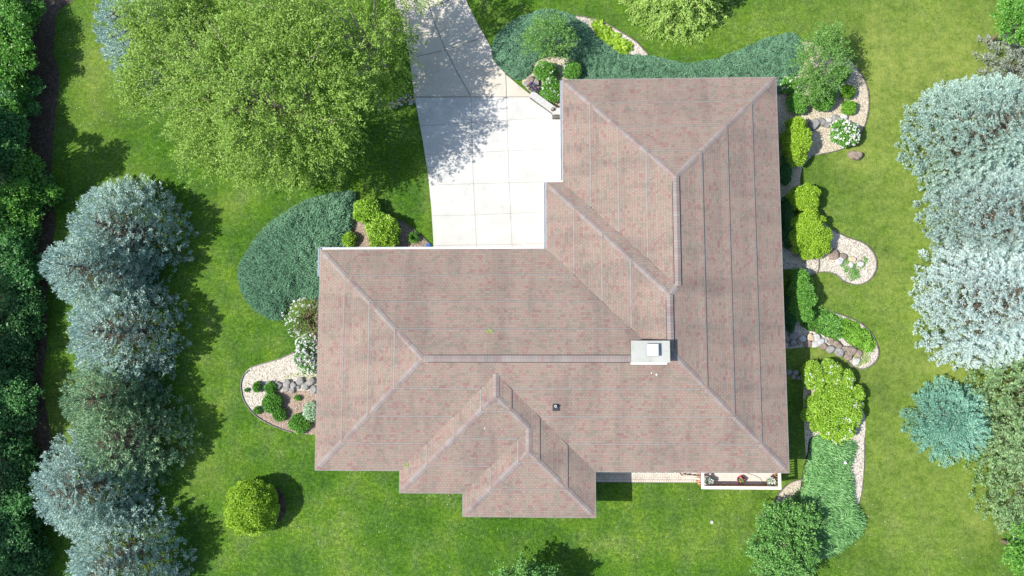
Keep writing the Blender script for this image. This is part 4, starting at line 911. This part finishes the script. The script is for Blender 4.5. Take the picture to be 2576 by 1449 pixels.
# ------------------------------------------------------------------ trees
def tree(label, crowns, base, h, mat, dens=26, Ln=.13, Wd=.07, twl=1.0, bark='bark', name='tree', cat='tree', tr=.16, limbs=10, droop=.3, nleaf=28, spread=.13, shell=.55, finelimb=3):
    """crowns: (px,py,height of centre,rx px,ry px,rz m); leafy twigs fill the upper shell of each, pointing away from the fork"""
    b = G(*base); e = empty(name, b, label, cat); fork = np.array([b.x, b.y, h * .3]); V = []; ends = []
    vn = np.array([noise.noise(Vector((i * .37, 3.1, 7.7))) for i in range(64)])
    for px, py, hc, rx, ry, rzm in crowns:
        c = G(px, py, hc); s = .0254 * (CAM_H - hc) / CAM_H; rx *= s; ry *= s
        n = int(dens * math.pi * rx * ry); u = unit(n); u[:, 2] = np.where(u[:, 2] < -.25, -u[:, 2], u[:, 2])
        rr = 1 - np.abs(RNG.normal(size=n)) * (1 - shell) * .55
        # uneven outline and hollows between the boughs
        lum = np.array([noise.noise(Vector((v[0] * 2.1 + c.x, v[1] * 2.1 + c.y, v[2] * 2.1))) for v in u])
        rr *= 1 + lum * .46; keep = (lum > -.42) & (rr > .15)
        u, rr = u[keep], rr[keep]; n = len(u)
        p = np.array([c.x, c.y, hc]) + u * (rr * .93)[:, None] * np.array([rx, ry, rzm])
        out = norm(p - fork); d = norm(out * [1, 1, .5] + unit(n) * .65 + u * .4 - np.array([0, 0, droop]))
        tl = twl * RNG.uniform(.5, 1.2, n); m = nleaf
        f = RNG.uniform(0, 1, (n, m)); q = p[:, None] + d[:, None] * (tl[:, None] * f)[..., None] + RNG.normal(size=(n, m, 3)) * spread * (1.15 - f)[..., None]
        q[..., 2] -= droop * (f ** 2) * tl[:, None] * .4
        q = q.reshape(-1, 3); dd = np.repeat(d, m, 0) * .7 + unit(n * m) * .9; nr = unit(n * m) * .5 + SUNV * .8; nr[:, 2] += .5
        k = q[:, 2] > .1; V.append(leafquads(q[k], dd[k], nr[k], Ln * RNG.uniform(.6, 1.3, k.sum()), Wd * RNG.uniform(.7, 1.2, k.sum())))
        ends += [(p[i], d[i] * tl[i]) for i in RNG.integers(0, n, max(4, int(limbs * rx * ry / 12)))]
    quads('crown', np.concatenate(V), mat, e)
    bm = bmesh.new(); fk = Vector(fork); cyl(bm, b, fk, tr, tr * .8, 10)
    for p, t in ends:
        p = Vector(p); t = Vector(t); L_ = (p - fk).length
        m1 = fk.lerp(p, .35) + Vector(unit(1)[0]) * L_ * .04 + Vector((0, 0, .1 * L_)); m2 = fk.lerp(p, .7) + Vector(unit(1)[0]) * L_ * .04 + Vector((0, 0, .09 * L_))
        cyl(bm, fk, m1, tr * .5, tr * .3, 6); cyl(bm, m1, m2, tr * .3, tr * .16, 5); cyl(bm, m2, p + t * .6, tr * .16, .012, 4)
        for j in range(finelimb):
            w = Vector(unit(1)[0]); w.z = abs(w.z) * .5; cyl(bm, m2.lerp(p, random.random() * .8), p + w * .8, .02, .008, 3)
    bmobj('trunk', bm, M[bark], e)
    return e
tree('big bright green tree whose crown fills the upper left, left of the driveway', [(690, 230, 6.2, 245, 205, 3.0), (500, 165, 5.3, 185, 170, 2.0), (700, 385, 4.3, 140, 85, 1.7), (560, 335, 4.4, 125, 110, 1.8), (820, 330, 4.4, 75, 95, 1.7), (440, 60, 5.4, 150, 90, 1.8), (380, 210, 4.4, 75, 75, 1.3)],
     (790, 330), 9.0, L['birch'], 21, .15, .075, 1.15, 'bark_pale', limbs=14, tr=.22)
tree('second bright green tree overhanging the top of the driveway', [(860, 75, 5.4, 175, 165, 2.2), (975, 95, 4.0, 70, 100, 1.3), (700, 20, 6.0, 170, 80, 2.2), (950, 210, 3.6, 75, 75, 1.3), (1000, -30, 5, 120, 90, 1.8)],
     (965, 165), 8.6, L['birch'], 9.5, .15, .075, 1.1, 'bark_pale', limbs=12, tr=.2)
tree('small loose tree growing out of the juniper mat near the garage', [(1378, 100, 1.7, 60, 54, .8)], (1395, 135), 2.6, L['loose'], 55, .12, .05, .6, 'bark', tr=.06, limbs=16, droop=0, nleaf=20)
tree('grey green loose tree in the gravel bed at the top right corner of the house', [(2066, 160, 1.9, 64, 74, .9), (2080, 110, 2.0, 36, 36, .7), (2045, 215, 1.5, 36, 40, .7)], (2045, 210), 2.9, L['loose'], 48, .12, .045, .6, 'bark', tr=.06, limbs=16, droop=0, nleaf=22)
tree('leafy green tree at the bottom right below the deck and gravel patch', [(1965, 1392, 1.5, 80, 68, .95), (1990, 1308, 1.1, 60, 38, .7), (1945, 1305, 1.2, 34, 30, .7)], (1955, 1350), 2.4, L['bluegreen'], 46, .13, .075, .5, 'bark_pale', tr=.1, limbs=26, droop=0, nleaf=30, spread=.13)
tree('tree cut by the bottom edge below the middle of the house', [(1318, 1480, 2.1, 76, 62, 1.2), (1392, 1462, 1.2, 26, 22, .6)], (1325, 1452), 4.4, L['bluegreen'], 46, .13, .075, .5, 'bark', tr=.12, limbs=10, droop=0, nleaf=30, spread=.13)
tree('dark glossy green tree at the top right corner of the picture', [(2575, 50, 3.2, 70, 75, 1.7)], (2480, 110), 4.6, L['mid'], 50, .14, .08, .5, 'bark', tr=.12, limbs=8, droop=0, nleaf=30, spread=.13)
tree('leafy tree at the bottom right corner of the picture', [(2600, 1400, 3.2, 62, 80, 1.7)], (2520, 1360), 4.6, L['mid'], 50, .14, .08, .5, 'bark', tr=.12, limbs=6, droop=0, nleaf=30, spread=.13)
# pale flowering shrubs at the left eave
e, lb = shrub('crabapple', 'bare twiggy brown shrub edged with white blossom at the left eave', 762, 800, 54, 58, 1.9, L['loose'], .08, .05, 18, blossom=M['white_petal'], nb=22, bs=.08, cat='flowering shrub', core=0, rs=.3, bm_pos=lambda c: (c[:, 0] < np.quantile(c[:, 0], .55)) | (c[:, 1] > np.quantile(c[:, 1], .8)))
c = G(785, 806, .3); tips = [tuple(G(785 + 62 * math.cos(a) * q, 806 + 62 * math.sin(a) * q, random.uniform(.9, 1.9))) for a in np.linspace(0, 6.28, 80) for q in (random.uniform(.5, 1.05),)]
stems((c.x, c.y, 0), tips, .018, M['twig'], e, 'branches')
shrub('flowering_shrub', 'dense white blossoming shrub below the twiggy one at the left eave', 776, 888, 40, 56, 1.7, L['bluegreen'], .1, .05, 260, blossom=M['white_petal'], nb=130, bs=.09, cat='flowering shrub', core=.5, rs=.3)
GS = 'blue spruces along the left lawn'
GR_ = 'pale spruces along the right edge'
conifer('topmost of the blue spruces beside the woods, broad and round', 350, 590, 5.2, 3.65, L['blue'], 1, 3, GS)
conifer('blue spruce with its tip leaning furthest left, second from the top', 292, 690, 6.2, 3.0, L['blue'], 1, 4, GS)
conifer('blue spruce in the middle of the left row, above the green spruces', 345, 838, 5.2, 3.65, L['blue'], 1, 5, GS)
conifer('smaller green spruce peeking out below the middle blue spruce', 312, 995, 5.2, 2.7, L['sprgreen'], 1, 6, GS)
conifer('larger green spruce in the left row above the lower blue pair', 355, 1092, 4.8, 3.5, L['sprgreen'], 1, 7, GS)
conifer('blue spruce right below the larger green spruce', 265, 1205, 5.4, 3.6, L['blue'], 1, 8, GS)
conifer('lowest blue spruce in the left row, cut by the bottom edge', 345, 1385, 5.2, 3.5, L['blue'], 1, 9, GS)
conifer('blue spruce partly hidden behind the big tree crown at the top left', 405, 130, 6.0, 3.2, L['blue'], 1, 10, GS)
conifer('upper mint coloured spruce on the right edge', 2408, 365, 8.0, 3.85, L['mint'], 1, 11, GR_, puffL=.50, gap=.44, m=58, Ln=.145, Wd=.042, ragged=.05, tier=.55, thin=.08)
conifer('middle grey blue spruce on the right edge', 2445, 565, 8.0, 3.55, L['mint2'], 1, 12, GR_, puffL=.50, gap=.44, m=58, Ln=.145, Wd=.042, ragged=.05, tier=.55, thin=.08)
conifer('whitest spruce on the right edge, lowest of the pale three', 2440, 770, 8.0, 3.95, L['pale'], 1, 13, GR_, puffL=.50, gap=.44, m=58, Ln=.145, Wd=.042, ragged=.05, tier=.55, thin=.08)
conifer('olive green spruce on the right edge below the whitest spruce', 2600, 1010, 8.0, 4.6, L['olive'], 1, 14, GR_, thin=.15, ragged=.1)
conifer('green spruce on the right edge beside and below the small teal spruce', 2590, 1190, 7.0, 3.9, L['olive'], 1, 15, GR_, thin=.15, ragged=.1)
conifer('small round teal spruce on the right lawn with branches raying from its tip', 2374, 1055, 2.5, 2.4, L['teal'], 1.3, 16, None, Ln=.15, Wd=.04, m=40, puffL=.7, fan=.55, gap=.34, tier=.4, ragged=.03, upt=.3, rise=.15, power=.7)
conifer('sparse grey pine above the pale spruces on the right edge', 2540, 180, 5.0, 2.6, L['greyspr'], .8, 17, None, name='pine', cat='pine tree', thin=.15, ragged=.12, puffL=.55)
conifer('feathery yellow green larch cut by the top edge behind the juniper mat', 1708, -30, 6.0, 3.6, L['larch'], 1, 18, None, Ln=.14, Wd=.06, name='larch', cat='larch tree', droopb=.45, upt=.1, ragged=.16, puffL=.75, fan=.6, m=44, thin=.12, power=.75)

# ------------------------------------------------------------------ woodland at the left
def edge_x(y):
    return float(np.interp(y, [-60, 0, 60, 130, 220, 280, 340, 400, 450, 500, 560, 700, 850, 1000, 1100, 1250, 1500], [60, 70, 100, 92, 90, 82, 78, 104, 122, 118, 110, 112, 112, 100, 98, 104, 98]))
def under():
    for part, (ya, yb, lab, mt, dn) in enumerate([(-50, 290, 'sunlit bushy undergrowth at the top of the woodland edge', 'mid', .2), (-50, 360, 'bluish undergrowth filling the top of the woodland edge', 'wood', .16), (380, 560, 'bright leafy undergrowth of the woodland edge beside the long tree shadow', 'mid', .16), (300, 700, 'undergrowth of the woodland edge left of the topmost spruce', 'wood', .16), (650, 1480, 'scattered brighter bushes along the lower woodland edge', 'wood', .05), (700, 1100, 'shaded undergrowth of the woodland edge left of the middle spruces', 'dark', .15), (1100, 1500, 'lowest shade darkened undergrowth of the woodland edge', 'dark', .15)]):  # lower parts take darker leaf colours that carry the woodland shade
        lb = []
        for i in range(int((yb - ya) * dn)):
            y = random.uniform(ya, yb); s = random.choice((.35, .5, .7, 1.0, 1.35)); ex = edge_x(y) + 85 * noise.noise(Vector((.02 * y, 5, 0))) + 30 * noise.noise(Vector((.07 * y, 9, 0)))
            x = ex - 14 - s * 34 - abs(random.gauss(0, 1)) * (45 if i % 3 else 6)
            if x < -120 or noise.noise(Vector((x * .02, y * .02, 0))) < -.22: continue
            z = random.uniform(.5, 1.15) * (1.0 if x > 40 else 1.7) + (.35 if mt == 'mid' else 0); p = G(x, y, z)
            lb.append((p.x, p.y, z, s, s, s * .6))
            for q in range(3): lb.append((p.x + random.uniform(-1, 1) * s, p.y + random.uniform(-1, 1) * s, z + random.uniform(-.3, .3), s * .4, s * .4, s * .3))
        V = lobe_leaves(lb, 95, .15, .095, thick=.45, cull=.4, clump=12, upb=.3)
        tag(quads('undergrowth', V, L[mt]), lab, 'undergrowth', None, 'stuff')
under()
GT = 'tall trees of the woodland beyond the left edge'
for (px, py, h, R_) in [(40, 440, 7.6, 2.0), (0, 360, 5.2, 1.3), (-70, 470, 7.5, 2.3), (-165, 620, 9.2, 2.5), (-165, 770, 9.2, 2.5), (-165, 930, 9.2, 2.5), (-165, 1090, 9.2, 2.5), (-165, 1250, 9.2, 2.6), (-165, 1410, 9.2, 2.6)]:
    b = G(px, py); e = empty('woodland_tree', b, 'tall leafy tree of the woodland along the left edge of the lawn', 'tree', GT)
    lobes = make_lobes(b.x, b.y, h * .68, R_ * 1.12, R_ * 1.12, h * .33, 22, .62, .42)
    quads('crown', lobe_leaves(lobes, 75, .2, .12, thick=.45, cull=.5, clump=14), L['wood'], e)
    stems((b.x, b.y, 0), [l[:3] for l in lobes[:7]], .14, M['bark'], e)

# ------------------------------------------------------------------ litter: clippings on the lawn, twigs on the roof
n = 200; xs = RNG.uniform(130, 2450, n); ys = np.concatenate([RNG.uniform(20, 420, n // 3), RNG.uniform(1200, 1440, n - n // 3)]); xs[:n // 3] = RNG.uniform(150, 420, n // 3)
V = []
for x, y in zip(xs, ys):
    p = G(x, y); a = random.uniform(0, 6.28); l = random.uniform(.03, .08)
    q = leafquads(np.array([[p.x, p.y, .03]]), np.array([[math.cos(a), math.sin(a), .1]]), np.array([[0, 0, 1.0]]), [l], [.04]); V.append(q)
tag(quads('lawn_litter', np.concatenate(V), M['white_petal']), 'pale fallen leaf bits scattered over the lawn', 'leaf litter', None, 'stuff')
def sprig(label, px, py, r, n):
    c = G(px, py, 4.0); z = hz(c.x, -c.y) + .03; V = []
    a = RNG.uniform(0, 6.28, n); rr = RNG.uniform(0, r, n); p = np.stack([c.x + rr * np.cos(a), c.y + rr * np.sin(a) * .6, np.full(n, z) + RNG.uniform(0, .05, n)], 1)
    d = np.stack([np.cos(a), np.sin(a), np.full(n, .1)], 1)
    tag(quads('fallen_sprig', leafquads(p, d, np.tile([0, 0, 1.0], (n, 1)), np.full(n, .09), np.full(n, .04)), L['weed']), label, 'twig')
sprig('small fallen green sprig on the middle of the roof above the long ridge', 1231, 834, .15, 34)
sprig('small fallen sprig at the lower left valley of the roof', 1013, 1177, .1, 24)
for i, (x, y, s) in enumerate([(1649, 942, .05), (1636, 938, .035), (1219, 1078, .03)]):
    c = G(x, y, 3.9); z = hz(c.x, -c.y); bm = bmesh.new(); bmesh.ops.create_icosphere(bm, subdivisions=1, radius=s, matrix=Matrix.Translation((c.x, c.y, z + .01)) @ Matrix.Diagonal((1, 1.4, .3, 1)))
    tag(bmobj('bird_dropping', bm, M['white_metal']), ['larger white dropping on the roof below the chimney', 'smaller white dropping on the roof below the chimney', 'white speck on the lower left part of the roof'][i], 'dropping')
